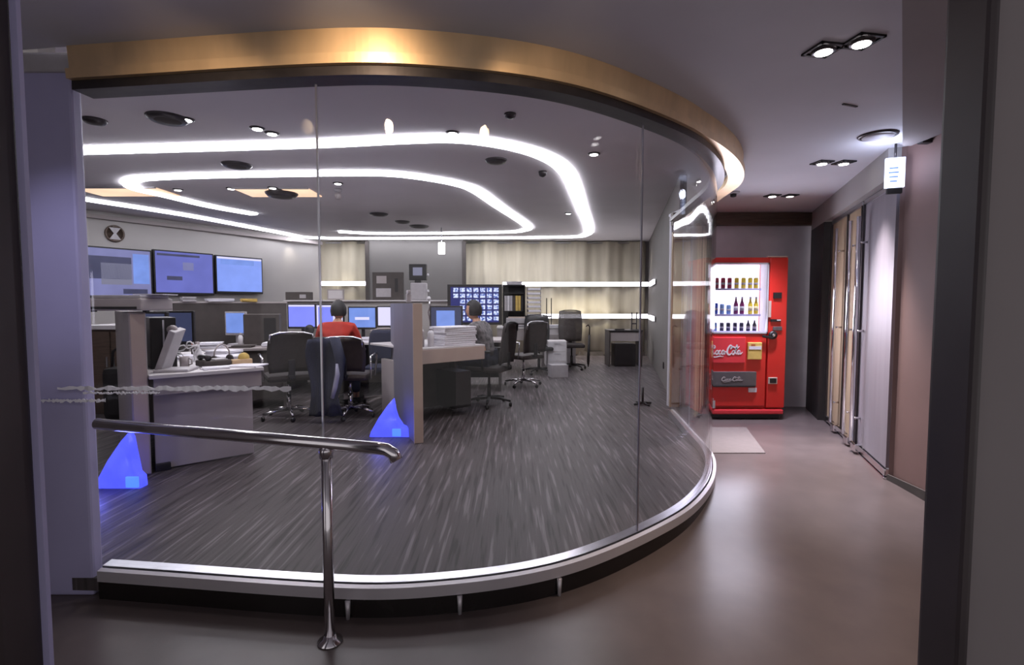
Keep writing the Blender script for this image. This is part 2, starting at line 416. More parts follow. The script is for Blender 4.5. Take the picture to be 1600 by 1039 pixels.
a1, a2 = PX(1411, 3.52, 2.42), PX(1411, 1.25, 2.42)
struct('trim_11', MB().prism([(a1, 3.52), (a2, 1.25), (2.69, 1.25), (2.69, 3.52)], 2.345, 2.389), M['ceil_dark'], 'darker lowered ceiling bulkhead at the right')

# ------------------------------------------------------------------ walls
def wall(name, a, b, z0, z1, m, th=.08, label=None, side=1):
    a = Vector(a); b = Vector(b); d = (b - a).normalized(); n = Vector((d.y, -d.x)) * -side * th
    return struct(name, MB().prism([a, b, b + n, a + n], z0, z1), m, label)
LW0 = Vector((-9.9, 3.82)); LW1 = Vector((-4.62, 12.45))
wall('wall_left', LW0, LW1, 0, OCEIL, M['wallgrey'], label='grey angled office wall carrying the big screens')
wall('wall_back', (-4.62, 12.85), (3.45, 12.85), 0, OCEIL, M['wallgrey'], label='far grey office wall')
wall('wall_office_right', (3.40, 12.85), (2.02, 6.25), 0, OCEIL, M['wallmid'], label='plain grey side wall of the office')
wall('wall_office_front', (-2.25, 2.50), (-9.9, 3.9), 0, OCEIL, M['wallgrey'], side=-1)
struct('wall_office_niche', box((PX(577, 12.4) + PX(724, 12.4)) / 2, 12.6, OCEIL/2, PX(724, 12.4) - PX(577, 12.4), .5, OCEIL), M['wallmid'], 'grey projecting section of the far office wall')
for k, p in enumerate((574, 725)):
    struct(f'trim_{12+k}', box(PX(p, 12.3), 12.36, 1.4, .09, .06, 2.76), M['lamdark'], 'dark vertical edge strip on the far office wall')
struct('trim_14', MB().sweep([LW0.lerp(LW1, .1) + Vector((.02, -.012)), LW1 + Vector((.03, -.03))], [(0, 2.70), (.05, 2.70), (.05, 2.77), (0, 2.77)]), M['ceil_dark'], 'dark shadow-gap moulding at the top of the screen wall')
struct('baseboard_back', box(.9, 12.66, .05, 4.8, .02, .1), M['lamdark'])
# corridor end and right side
wall('wall_end', (1.96, 6.35), (5.0, 6.35), -.01, CEIL, M['walldark'], label='grey corridor end wall behind the vending machine')
struct('trim_15', box(3.0, 6.30, 2.31, 2.1, .09, .15), M['wood'], 'brown beam at the end of the corridor ceiling')
A = G(1388, 748, 0.0).xy; B = G(1291, 657, 0.0).xy
DD = (B - A); DL = DD.length; DU = DD / DL; DN = Vector((-DU.y, DU.x))  # DN points into the corridor
dang = math.atan2(DU.y, DU.x)
wall('wall_right', A - Vector((0, 0)), B + DU * .72, 2.17, CEIL, M['wallgrey'], label='grey strip of wall above the frosted glass doors')
wall('wall_recess', B + DU * .02, B + DU * .72, -.01, 2.17, M['recess'], label='recessed panel painted near black for its shade, between machine and doors')
struct('wall_pier', MB().prism([(A.x, A.y), (A.x + .02, A.y - .02), (A.x - .0, 3.3), (2.70, 1.04), (2.95, 1.04), (3.2, 3.6), (A.x + .25, A.y + .06)], -.09, CEIL), M['wallwarm'], 'pinkish brown side wall at the right of the corridor')
struct('baseboard_right', MB().prism([(A.x - .012, A.y), (A.x - .012, 3.3), (2.688, 1.1), (2.70, 1.1), (A.x + .0, 3.3), (A.x, A.y)], -.08, .035), M['lamdark'])
# blue-grey pillar where the curved glass starts
pl, pr = PX(48, 2.33), PX(126, 2.33)
struct('wall_pillar', box((pl+pr)/2, 2.36, (CEIL+FLOW)/2, pr - pl, .06, CEIL - FLOW, bevel=.012), M['bluegrey'], 'blue-grey painted pillar where the curved glass begins')
struct('trim_16', box((pl+pr)/2, 2.36, CEIL-.045, pr - pl + .02, .085, .085, bevel=.01), M['offwhite'], 'pale capital at the top of the blue-grey pillar')
struct('wall_lobby_left', box(-2.42, 1.55, (CEIL+FLOW)/2, .06, 1.75, CEIL - FLOW), M['panel'])
# dark door frame the camera looks through
struct('door_1', box(-1.14, 1.0, (CEIL+FLOW)/2, .30, .10, CEIL - FLOW, bevel=.012), M['jamb'], 'dark brown door jamb at the left edge of the view')
struct('door_2', box(.870, 1.0, (CEIL+FLOW)/2, .020, .10, CEIL - FLOW, bevel=.012), M['jamb'], 'dark brown door jamb at the right of the view')
struct('trim_17', box(-.983, 1.046, (CEIL+FLOW)/2, .014, .01, CEIL - FLOW), M['bluegrey'], 'slim blue-grey edge strip of the left door jamb')
struct('wall_front_right', box(1.055, 1.005, (CEIL+FLOW)/2, .35, .08, CEIL - FLOW), M['panel'], 'grey wall panel beyond the right door jamb')

# ------------------------------------------------------------------ frosted doors with tall chrome bars
def local_door(name, t0, t1, m, label):
    d = thing(name, None, None, (A.x + DU.x*DL*t0, A.y + DU.y*DL*t0, 0), dang); d['kind'] = 'structure'; d['label'] = label
    L = DL*(t1 - t0)
    MB().box(L/2, -.0, 1.10, L - .03, .02, 2.06).obj('glass_panel', m, d)
    MB().box(L/2, 0, .035, L - .02, .045, .05, bevel=.006).obj('bottom_rail', M['chrome'], d)
    MB().box(L/2, 0, 2.145, L - .02, .045, .04, bevel=.006).obj('top_rail', M['silver'], d)
    return d, L
d3, L3 = local_door('door_3', .01, .40, M['doorglass2'], 'pale frosted glass door leaf nearest the camera')
d4, L4 = local_door('door_4', .41, .98, M['doorglass'], 'beige frosted glass door leaf beside the dark recess')
def pull(d, x):
    mb = MB().tube([(x, .075, .10), (x, .075, 2.02)], .017, 12)
    for z in (.3, 1.05, 1.8): mb.tube([(x, .011, z), (x, .075, z)], .009, 8)
    mb.obj('pull_handle', M['chrome'], d)
    MB().box(x, .03, .05, .13, .07, .07, bevel=.01).obj('floor_pivot', M['chrome'], d)
pull(d3, L3 - .10); pull(d4, .13); pull(d4, L4 * .55)
for d, x in ((d3, L3 - .012), (d4, .012), (d4, L4 * .42), (d4, L4 - .02)):
    MB().box(x, .012, 1.1, .022, .03, 2.06).obj('edge_stile', M['darkmetal'], d)
struct('trim_18', MB().sweep([A + DN*.03, B + DN*.03], [(0, -.004), (.05, -.004), (.05, .006), (0, .006)]), M['chrome'], 'thin metal threshold strip below the glass doors')

# ------------------------------------------------------------------ handrail
hr = thing('handrail', 'polished steel handrail with one post in front of the curved glass', 'handrail', (PX(515, 2.0, 0), 2.0, FLOW))
def rl(p): return (p[0] - hr.location[0], p[1] - hr.location[1], p[2] - FLOW)
e0 = W(152, 662, 2.22); e1 = W(500, 692, 2.0); e2 = W(590, 700, 1.95)
c = Vector(e2)
pts = [e0, e0.lerp(e1, .5), e1, c, c + Vector((.035, -.004, -.004)), c + Vector((.062, -.008, -.02)), c + Vector((.075, -.01, -.045))]
MB().tube([rl(p) for p in pts], .0245, 16).obj('rail', M['chrome'], hr)
MB().tube([(0, 0, .0), (0, 0, e1.z - FLOW - .015)], .0205, 16).obj('post', M['chrome'], hr)
MB().lathe([(.05, 0), (.05, .006), (.028, .016), (.023, .03)], 24).obj('base_flange', M['chrome'], hr)
MB().lathe([(.026, e1.z - FLOW - .06), (.028, e1.z - FLOW - .03), (.026, e1.z - FLOW - .02)], 20).obj('collar', M['chrome'], hr)

# bright glare streaks built as thin ragged strips at waist height, on the glass and the pillar
def tape(pxs, py0, jit, name, label, hh):  # builds a glare streak as a thin ragged strip, not real tape
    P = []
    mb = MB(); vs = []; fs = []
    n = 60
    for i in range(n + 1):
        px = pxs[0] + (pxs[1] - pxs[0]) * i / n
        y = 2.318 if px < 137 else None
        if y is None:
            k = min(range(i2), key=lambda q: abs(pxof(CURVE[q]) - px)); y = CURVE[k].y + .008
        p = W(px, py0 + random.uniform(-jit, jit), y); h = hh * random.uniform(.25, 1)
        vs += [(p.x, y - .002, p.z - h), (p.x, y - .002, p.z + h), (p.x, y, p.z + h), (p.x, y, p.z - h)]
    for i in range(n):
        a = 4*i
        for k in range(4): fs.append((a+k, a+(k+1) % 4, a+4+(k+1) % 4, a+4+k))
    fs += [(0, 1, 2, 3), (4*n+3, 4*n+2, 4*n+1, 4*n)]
    mb._add(vs, fs); single(name, mb, M['tape'], label, 'tape')  # the strip stands in for a glare streak, not tape
tape((90, 455), 607, 1.2, 'glare_streak', 'long ragged silver strip for a glare streak across the glass at waist height', .014)
tape((48, 165), 626, 1.0, 'glare_streak', 'short silver strip for a glare streak below the long one, on the pillar', .009)
tape((130, 250), 614, 1.2, 'glare_streak', 'faint middle silver strip for a glare streak just under the long strip', .006)

# ------------------------------------------------------------------ corridor ceiling fittings
heads = [((1.358, 2.296), LAMPW), ((1.476, 2.226), LAMPW), ((2.43, 4.08), LAMPW), ((2.60, 4.08), LAMPW), ((2.66, 5.30), LAMPW), ((2.84, 5.30), DIMLAMP)]
hl = ['left lamp of the nearest twin downlight in the corridor ceiling', 'right lamp of the nearest twin downlight in the corridor ceiling',
      'left lamp of the middle downlight pair in the corridor ceiling', 'right lamp of the middle downlight pair in the corridor ceiling',
      'bright lamp of the farthest downlight pair before the brown beam', 'dim right lamp of the farthest downlight pair before the brown beam']
for ((x, y), lm), lb in zip(heads, hl):
    t = thing('downlight', lb, 'ceiling light', (x, y, CEIL), .18)
    fr = MB()
    for sx, sy, a, b in ((-.055, 0, .012, .122), (.055, 0, .012, .122), (0, -.055, .122, .012), (0, .055, .122, .012)): fr.box(sx, sy, -.004, a, b, .010)
    fr.obj('frame', M['black'], t)
    MB().lathe([(.048, -.003), (.050, -.010), (.040, -.016)], 24).obj('reflector_ring', M['darkmetal'], t)
    MB().lathe([(.037, -.010), (.034, -.019), (.012, -.023)], 24).obj('lens', lm, t)
p = G(1372, 211, CEIL)
t = thing('ceiling_speaker', 'round grey speaker grille in the corridor ceiling near the exit sign', 'speaker', (p.x, p.y, CEIL))
MB().lathe([(.115, 0), (.112, -.008), (.095, -.012)], 32).obj('rim', M['darkmetal'], t)
MB().lathe([(.094, -.005), (.090, -.014), (.02, -.017)], 32).obj('grille', M['walldark'], t)
p = G(1146, 300, CEIL)
t = thing('smoke_detector', 'small dark smoke detector on the corridor ceiling above the machine', 'smoke detector', (p.x, p.y, CEIL))
MB().lathe([(.06, 0), (.058, -.012), (.04, -.02)], 24).obj('base', M['offwhite'], t)
MB().lathe([(.03, -.018), (.028, -.045), (.012, -.052)], 20).obj('sensor', M['black'], t)
p = G(1328, 164, CEIL)
single('access_hatch', MB().box(0, 0, -.003, .11, .012, .006), M['darkmetal'], 'thin dark slot vent in the corridor ceiling between downlights', 'vent', (p.x, p.y, CEIL), .35)
p = W(1414, 186, 3.5)
single('door_contact', MB().box(0, 0, 0, .07, .05, .035, bevel=.006), M['black'], 'small black sensor high on the pinkish brown wall', 'sensor', (A.x - .022, 3.46, 2.36), 0)

# exit sign
sp = W(1398, 270, 3.62)
t = thing('exit_sign', 'glowing blue-white exit sign hanging beside the pinkish brown wall', 'exit sign', (sp.x, sp.y, sp.z), -.35)
MB().box(0, 0, 0, .115, .028, .205, bevel=.004).obj('light_box', EXITW, t)
mb = MB()
for z in (.03, .0, -.03, -.06): mb.box(-.01, -.0155, z, .06 - abs(z) * .3, .003, .010)
mb.obj('pictogram', EXITB, t)
MB().box(0, 0, -.125, .09, .03, .04, bevel=.004).obj('bracket', M['black'], t)
MB().tube([(0, 0, .10), (0, 0, CEIL - sp.z)], .008).obj('drop_rod', M['darkmetal'], t)
lamp('POINT', 'exit_sign_lamp', (sp.x - .12, sp.y - .08, sp.z + .05), 1.6, (.72, .78, 1), shadow_soft_size=.05)

# narrow beige panels added for the reflected doors, between the end of the glass and the machine
for k, (xa, xb, lb) in enumerate(((1.93, 2.05, 'wider beige panel copying the door reflection between the glass end and the vending machine'), (2.07, 2.15, 'slim beige panel copying the door reflection right beside the vending machine'))):
    t = thing('door_panel', None, None, ((xa+xb)/2, 6.22, 0)); t['kind'] = 'structure'; t['label'] = lb; t.name = f'door_{5+k}'  # added stand-ins for the reflected doors, not real door leaves
    MB().box(0, 0, 1.08, xb - xa, .03, 2.12).obj('glass_panel', M['doorglass'], t)  # body of the door reflection, not a real glass panel
    MB().box(xb/2 - xa/2 + .004, -.02, 1.08, .012, .02, 2.12).obj('edge_stile', M['silver'], t)
# floor mat
q = [G(1106, 708, 0), G(1196, 708, 0), G(1166, 668, 0), G(1098, 668, 0)]
single('floor_mat', MB().prism([(v.x, v.y) for v in q], -.004, .004), M['mat_'], 'pale rectangular mat on the floor in front of the vending machine', 'mat')

# ------------------------------------------------------------------ office ceiling lights
def strip(name, pts, z, wd, label, m=None, step=10):
    P = [G(a, b, z) for a, b in pts]
    C2 = catmull([(p.x, p.y, 0) for p in P], step)
    for _ in range(3): C2 = [C2[0]] + [(C2[i-1]+C2[i]*2+C2[i+1])/4 for i in range(1, len(C2)-1)] + [C2[-1]]
    return single(name, MB().sweep(C2, [(-wd/2, z), (wd/2, z), (wd/2, z + .028), (-wd/2, z + .028)]), m or LED, label, 'ceiling light')
ZL = OCEIL - .029
strip('led_strip_light', [(20, 240), (118, 238), (300, 233), (500, 227), (620, 221), (700, 219), (760, 224), (820, 236), (862, 252), (884, 270), (896, 292), (908, 325), (920, 358), (914, 368), (880, 371.5), (700, 373), (500, 373), (440, 365), (300, 339), (120, 311), (30, 296)], ZL, .17, 'outer glowing white LED strip looping around the office ceiling')
strip('led_strip_light', [(398, 336), (330, 324), (262, 308), (218, 298), (203, 290), (212, 282), (245, 279), (330, 276), (500, 273), (600, 273), (660, 279), (715, 289), (745, 300), (778, 323), (824, 354), (817, 361), (780, 364), (600, 366), (530, 363)], ZL, .16, 'inner glowing white LED strip loop on the office ceiling')
for (pa, pb, py), lb in (((138, 262, 299), 'warm reflection built as a glowing ceiling strip nearest the pillar'), ((380, 430, 300), 'middle warm reflection built as a glowing ceiling strip by the dark dome'), ((452, 492, 300), 'warm reflection built as a glowing ceiling strip beside the glass joint')):
    g0 = G(pa, py, OCEIL); g1 = G(pb, py, OCEIL)
    t = thing('warm_reflection_strip', lb, 'ceiling light', ((g0.x+g1.x)/2, g0.y, OCEIL))  # warm reflections in the glass, put in as glowing ceiling strips
    MB().box(0, 0, -.008, g1.x - g0.x, .52, .016).obj('glow_body', WARMREFL, t)
    MB().box(0, -.275, -.010, g1.x - g0.x + .04, .03, .02).obj('frame', M['offwhite'], t)
def dome(px, py, r, m, name, label, cat, h=.03):
    g = G(px, py, OCEIL)
    t = thing(name, label, cat, (g.x, g.y, OCEIL))
    MB().lathe([(r, 0), (r * .97, -h*.4), (r * .8, -h)], 24).obj('rim', M['darkmetal'] if m is not M['offwhite'] else M['offwhite'], t)
    MB().lathe([(r*.75, -h*.5), (r*.6, -h*1.1), (r*.15, -h*1.3)], 24).obj('cover', m, t)
dome(370, 257, .16, M['lamdark'], 'ceiling_speaker', 'oval dark speaker in the office ceiling between the LED strips', 'speaker')
dome(262, 184, .16, M['lamdark'], 'ceiling_speaker', 'dark round speaker in the near office ceiling, above the outer strip at left', 'speaker')
dome(148, 187, .09, M['lamdark'], 'ceiling_speaker', 'small dark ceiling disc nearest the blue-grey pillar', 'speaker')
dome(775, 250, .12, M['lamdark'], 'ceiling_speaker', 'dark round speaker between the LED strips near their right turn', 'speaker')
dome(440, 300, .22, M['lamdark'], 'ceiling_dome', 'large dark dome between two warm reflection strips', 'dome', .07)
dome(592, 334, .16, M['lamdark'], 'ceiling_speaker', 'dark disc inside the inner LED loop, nearer one at left', 'speaker')
dome(655, 353, .20, M['lamdark'], 'ceiling_speaker', 'dark disc inside the inner LED loop, farthest right', 'speaker')
dome(629, 346, .14, M['lamdark'], 'ceiling_speaker', 'dark disc inside the inner LED loop, middle of three', 'speaker')
dome(848, 268, .05, M['black'], 'sprinkler_head', 'small dark sprinkler inside the right turn of the outer strip', 'sprinkler', .05)
dome(797, 178, .05, M['black'], 'sprinkler_head', 'small dark sprinkler high in the near office ceiling', 'sprinkler', .03)
SPOTS = [(270, 187, 'pair of small lit lamps beside the dark speaker at upper left'), (291, 186, 'right small lamp beside the dark speaker at upper left'), (402, 200, 'dimmer small lamp left of the first glass joint, higher one'), (425, 208, 'small bright lamp left of the first glass joint, above the outer strip'),
         (707, 207, 'small bright lamp just above the top of the outer strip'), (278, 296, 'small lamp inside the inner loop, nearest its left turn'),
         (361, 294, 'small lamp inside the inner loop beside the dark dome at left'), (426, 293, 'small lamp over the large dark dome'), (528, 286, 'small lamp just right of the first glass joint'),
         (928, 240, 'small lamp in a dark bracket outside the right turn of the outer strip'), (888, 333, 'tiny lamp inside the right leg of the outer strip')]
for px, py, lb in SPOTS:
    g = G(px, py, OCEIL); lamp('SPOT', 'office_spot_lamp', (g.x, g.y, OCEIL - .03), 12, (1, .95, .95), aim=(g.x, g.y, 0), spot_size=math.radians(150), spot_blend=.6, shadow_soft_size=.03); t = thing('recessed_spotlight', 'recessed ' + lb, 'ceiling light', (g.x, g.y, OCEIL))
    MB().lathe([(.065, 0), (.062, -.008), (.05, -.012)], 20).obj('rim', M['darkmetal'], t)
    MB().lathe([(.045, -.004), (.04, -.016), (.01, -.02)], 20).obj('lens', LAMPW, t)
# hanging lit sign in front of the far wall
hs = W(690, 388, 10.5)
t = thing('hanging_sign_light', 'small bright hanging sign box in front of the far office wall', 'sign', (hs.x, hs.y, hs.z))
MB().box(0, 0, 0, .13, .05, .24, bevel=.01).obj('light_box', LEDW, t)
MB().tube([(0, 0, .12), (0, 0, OCEIL - hs.z)], .01).obj('drop_rod', M['silver'], t)
hs = W(528, 297, 7.0)
t = thing('ceiling_camera', 'small pale ceiling camera beside the first glass joint', 'camera', (hs.x, hs.y, OCEIL))
MB().lathe([(.05, 0), (.05, -.03), (.03, -.05)], 20).obj('base', M['offwhite'], t)
MB().lathe([(.035, -.05), (.045, -.10), (.03, -.14)], 20).obj('dome', M['lam'], t)

# ------------------------------------------------------------------ far wall: curtains and light strips
def curtain(pa, pb, Y, label):
    x0, x1 = PX(pa, Y), PX(pb, Y); n = int((x1 - x0) / .035); vs = []; fs = []
    for i in range(n + 1):
        x = (x1 - x0) * i / n; y = .05 * math.sin(x * 8.5) + .02 * math.sin(x * 23)
        vs += [(x, y, .03), (x, y, OCEIL - .02), (x, y + .02, OCEIL - .02), (x, y + .02, .03)]
    for i in range(n):
        a = 4*i
        for k in range(4): fs.append((a+k, a+(k+1) % 4, a+4+(k+1) % 4, a+4+k))
    fs += [(0, 1, 2, 3), (4*n+3, 4*n+2, 4*n+1, 4*n)]
    mb = MB(); mb._add(vs, fs, True)
    t = thing('curtain', label, 'curtain', (x0, Y, 0))
    mb.obj('cloth', M['curtain'], t)
    MB().tube([(0, .01, OCEIL - .05), (x1 - x0, .01, OCEIL - .05)], .012).obj('rail', M['silver'], t)
curtain(420, 572, 12.68, 'cream draped curtain right of the big wall screens')
curtain(728, 1008, 12.68, 'long cream draped curtain along the far wall behind the chairs')
def wstrip(pa, pb, py, Y, label):
    x0, x1, z = PX(pa, Y), PX(pb, Y), PZ(py, Y)
    t = thing('wall_light_strip', label, 'light strip', ((x0+x1)/2, Y, z))
    MB().box(0, 0, 0, x1 - x0, .04, .095).obj('tube', LEDW, t)
    MB().box(0, .03, 0, x1 - x0 + .03, .02, .115).obj('housing', M['white'], t)
wstrip(412, 574, 443, 12.55, 'glowing horizontal strip left of the projecting wall section')
wstrip(786, 1012, 444, 12.55, 'upper long glowing strip across the far curtain')
wstrip(846, 1012, 494, 12.55, 'lower long glowing strip across the far curtain')
for py, lb in ((443, 'short upper glowing strip on the plain side wall'), (496, 'short lower glowing strip on the plain side wall')):
    a = W(1026, py, 10.9); sv = Vector((3.40 - 2.02, 12.85 - 6.25)).normalized()
    t = thing('wall_light_strip', lb, 'light strip', (3.40 - (12.85 - 10.6) * sv.x / sv.y - .05, 10.6, a.z), math.atan2(sv.y, sv.x))
    MB().box(0, 0, 0, 1.5, .03, .085).obj('tube', LEDW, t)
    MB().box(0, -.022, 0, 1.53, .015, .10).obj('housing', M['white'], t)

# ------------------------------------------------------------------ left wall: three screens and the round emblem
LU = (LW1 - LW0).normalized(); LN = Vector((LU.y, -LU.x))
def onwall(px, py, off=.0):
    u = (px - 800) / F
    # plan ray from the camera to the wall line shifted by off
    Pw = LW0 + LN * off
    k = u * CT
    t = (k * Pw.y - Pw.x) / (LU.x - k * LU.y)
    P2 = Pw + LU * t
    return Vector((P2.x, P2.y, PZ(py, P2.y)))
lang = math.atan2(LU.y, LU.x)
def wallscreen(pa, pb, ya, yb, m, label, extras):
    a = onwall(pa, (ya + yb) / 2, .10); b = onwall(pb, (ya + yb) / 2, .10)
    Lw = (b.xy - a.xy).length; mid = (a + b) / 2
    zt = onwall((pa+pb)/2, ya, .10).z; zb = onwall((pa+pb)/2, yb, .10).z
    H = zt - zb
    t = thing('wall_screen', label, 'screen', (mid.x, mid.y, (zt + zb) / 2), lang)
    MB().box(0, .02, 0, Lw, .07, H, bevel=.006).obj('casing', M['black'], t)
    MB().box(0, -.017, .01, Lw - .05, .006, H - .07).obj('panel', m, t)
    for (cx, cz, ww, hh, mm) in extras:
        MB().box(cx * Lw, -.022, cz * H, ww * Lw, .004, hh * H).obj('screen_window', mm, t)
    MB().box(0, .08, 0, .3, .05, .3).obj('wall_bracket', M['darkmetal'], t)
wallscreen(104, 239, 386, 466, SC['haze'], 'large wall screen nearest the pillar showing a hazy grey-blue desktop', [(-.02, .10, .52, .44, SC['dark']), (.06, -.02, .36, .42, SC['grey']), (.36, .1, .2, .6, SC['sky']), (.28, -.36, .3, .10, SC['dark'])])
wallscreen(242, 335, 393, 461, SC['violet'], 'middle large wall screen, plain violet-blue', [(.05, .16, .18, .18, SC['haze']), (-.18, -.12, .25, .09, SC['dark']), (-.1, .40, .7, .05, SC['dark'])])
wallscreen(338, 411, 401, 459, SC['blue'], 'right large wall screen, brightest light blue window', [(-.05, .34, .7, .14, SC['sky']), (0, .44, .94, .05, SC['white'])])
e = onwall(184, 365, .02)
t = thing('wall_emblem', 'round dark emblem with pale hourglass shape above the first wall screen', 'emblem', e, lang)
Rx = Matrix.Rotation(PI/2, 4, 'X')
R0 = .145
MB().lathe([(R0, -.01), (R0, .01), (R0*.82, .012), (R0*.82, -.01)], 36, M4=Rx).obj('ring', M['wood'], t)
hg = MB(); vs = [(-.085, -.013, .10), (.085, -.013, .10), (.018, -.013, 0), (.085, -.013, -.10), (-.085, -.013, -.10), (-.018, -.013, 0)]
hg._add(vs + [(v[0], -.006, v[2]) for v in vs], [(0, 1, 2, 5), (5, 2, 3, 4), (6, 7, 8, 11), (11, 8, 9, 10)] + [(i, (i+1) % 6, 6+(i+1) % 6, 6+i) for i in range(6)])
hg.obj('hourglass', M['offwhite'], t)
for zz in (.118, -.118): MB().box(0, -.018, zz, .075, .008, .03).obj('end_block', M['wood'], t)

# ------------------------------------------------------------------ builders for office things
def monitor(loc, rz, wd, ht, m, label, extras=(), group=None, stand=.13, frame=None, name='computer_monitor'):
    t = thing(name, label, 'monitor', loc, rz, group)   # screen faces local -y
    fm = frame or M['black']
    zc = stand + ht / 2
    MB().box(0, 0, zc, wd, .035, ht, bevel=.006).obj('casing', fm, t)
    sc = MB().box(0, -.020, zc + .006, wd - .04, .005, ht - .05).obj('screen', m, t)
    for cx, cz, ww, hh, mm in extras:
        MB().box(cx*wd, -.0245, zc + cz*ht, ww*wd, .003, hh*ht).obj('screen_window', mm, t)
    MB().box(0, .03, stand * .6 + .02, .05, .02, stand * 1.2).obj('stand_neck', fm, t)
    MB().lathe([(.11, 0), (.10, .012), (.03, .018)], 20).obj('stand_foot', fm, t)
    return t
def chair(loc, rz, back, frame, label, arms='loop', bh=.55, group=None, seat=None):
    """sitter faces local -y; the backrest stands at +y"""
    t = thing('office_chair', label, 'chair', loc, rz, group)
    MB().box(0, 0, .47, .47, .46, .07, bevel=.03).obj('seat', seat or back, t)
    mb = MB(); vs = []; fs = []; n = 10; m_ = 8
    for j in range(m_ + 1):
        z = .54 + bh * j / m_; ww = .22 + .02 * math.sin(PI * j / m_) - (.03 if j == m_ else 0)
        for i in range(n + 1):
            x = -ww + 2*ww*i/n; y = .22 + .06*(j/m_) - .05*(1 - (2*i/n - 1)**2) + .0
            vs.append((x, y, z))
    K = len(vs); vs += [(v[0], v[1] + .03, v[2]) for v in vs]
    for j in range(m_):
        for i in range(n):
            a = j*(n+1)+i; fs += [(a, a+1, a+n+2, a+n+1), (K+a, K+a+n+1, K+a+n+2, K+a+1)]
    for j in range(m_):
        a = j*(n+1); fs += [(a, a+n+1, K+a+n+1, K+a), (a+n, K+a+n, K+a+2*n+1, a+2*n+1)]
    for i in range(n):
        a = m_*(n+1)+i; fs += [(i, K+i, K+i+1, i+1), (a, a+1, K+a+1, K+a)]
    mb._add(vs, fs, True); mb.obj('backrest', back, t)
    top = .54 + bh
    MB().tube([(-.215, .30, top - .10), (-.21, .31, top - .01), (-.12, .292, top + .012), (0, .275, top + .016), (.12, .292, top + .012), (.21, .31, top - .01), (.215, .30, top - .10)], .011).obj('back_frame', frame, t)
    for s in (-1, 1):
        if arms == 'loop':
            MB().tube([(s*.27, .16, .45), (s*.28, .20, .70), (s*.28, -.12, .72), (s*.27, -.17, .68), (s*.26, -.10, .45)], .012).obj('armrest', frame, t)
        elif arms == 'pad':
            m2 = MB().box(s*.28, 0, .70, .06, .26, .03, bevel=.012); m2.tube([(s*.28, .02, .69), (s*.26, .02, .45)], .014); m2.obj('armrest', M['black'], t)
    MB().box(0, .23, .49, .07, .10, .04, bevel=.01).box(0, .265, .58, .07, .02, .20, bevel=.008).obj('back_bracket', M['black'], t)
    MB().tube([(0, 0, .09), (0, 0, .27)], .026).tube([(0, 0, .26), (0, 0, .44)], .016).obj('gas_column', frame, t)
    for k in range(5):
        a = 2*PI*k/5 + .3; dx, dy = math.cos(a), math.sin(a)
        lg = MB().tube([(dx*.02, dy*.02, .10), (dx*.16, dy*.16, .095), (dx*.29, dy*.29, .07)], [.022, .018, .013], 8).obj('leg', frame, t)
        MB().lathe([(.026, -.012), (.028, 0), (.026, .012)], 14, c=(dx*.29, dy*.29, .029), M4=Matrix.Rotation(a + PI/2, 4, 'Z') @ Matrix.Rotation(PI/2, 4, 'X') @ Matrix.Identity(4)).obj('caster', M['black'], lg)
    return t
def papers(loc, rz, n, wd, dp, label, cat='papers', th=.018, m=None, group=None, name='paper_stack', jit=.015):
    mb = MB()
    for i in range(n):
        mb.box(random.uniform(-jit, jit), random.uniform(-jit, jit), th*(i+.5), wd*random.uniform(.93, 1), dp*random.uniform(.93, 1), th*.94, rz=random.uniform(-.12, .12), bevel=.002)
    return single(name, mb, m or M['paper'], label, cat, loc, rz, group)

# ------------------------------------------------------------------ desk A (left foreground)
P0 = G(246, 740, 0); P1 = G(401, 712, 0)
e1v = (P1 - P0).xy; LA = e1v.length; angA = math.atan2(e1v.y, e1v.x)
DA = .75
t = thing('desk', 'cluttered grey desk with a full end panel, nearest the left of the glass', 'desk', (P0.x, P0.y, 0), angA)
MB().box(LA/2 + .02, 1.0, DA - .015, LA + .10, 2.05, .03, bevel=.005).obj('worktop', M['lamwhite'], t)
MB().box(LA/2 + .03, 0.03, DA - .095, LA + .06, .03, .13, bevel=.004).obj('apron', M['lam'], t)
MB().box(LA/2, 0.09, .31, LA - .0, .03, .60, bevel=.004).obj('end_panel', M['lam'], t)
MB().box(LA + .035, .035, .66, .02, .03, .17, bevel=.006).obj('corner_trim', M['silver'], t)
MB().box(LA/2, 1.98, .36, LA, .03, .72).obj('rear_panel', M['lamdark'], t)
MB().box(LA*.25, 1.0, .33, .04, 1.7, .62).obj('modesty_panel', M['lamdark'], t)
MB().box(LA*.02+.03, 0.10, .03, .10, .12, .055, bevel=.005).obj('foot', M['black'], t)
def onA(x, y, z=DA):
    c_, s_ = math.cos(angA), math.sin(angA); return Vector((P0.x + c_*x - s_*y, P0.y + s_*x + c_*y, z))
# tall partition at its left end
PH = PZ(487, 3.9)
t = thing('desk_partition', 'tall pale grey partition at the left end of the nearest desk', 'partition', tuple(onA(-.085, .02, 0)), angA)
MB().box(0, .62, PH/2, .105, 1.25, PH - .0, bevel=.01).obj('board', M['lam'], t)
MB().box(0, -.012, PH/2, .085, .012, PH - .03).obj('end_cap', M['lamwarm'], t)
# printer/tray on it
t = thing('printer', 'flat grey printer with a sheet on top, on the left partition', 'printer', tuple(onA(-.12, .22, PH)), angA - .75)
MB().box(0, 0, .055, .46, .34, .09, bevel=.012).obj('body', M['lam'], t)
MB().box(.04, -.01, .112, .36, .30, .022, bevel=.004).obj('lid', M['offwhite'], t)
MB().box(0, -.172, .03, .40, .012, .018).obj('paper_slot', M['black'], t)
MB().box(.2, .03, .13, .2, .24, .006, rz=.2).obj('sheet', M['paper'], t)
for sx in (-.2, .2): MB().box(sx, -.08, .005, .03, .03, .01).obj('foot', M['black'], t)
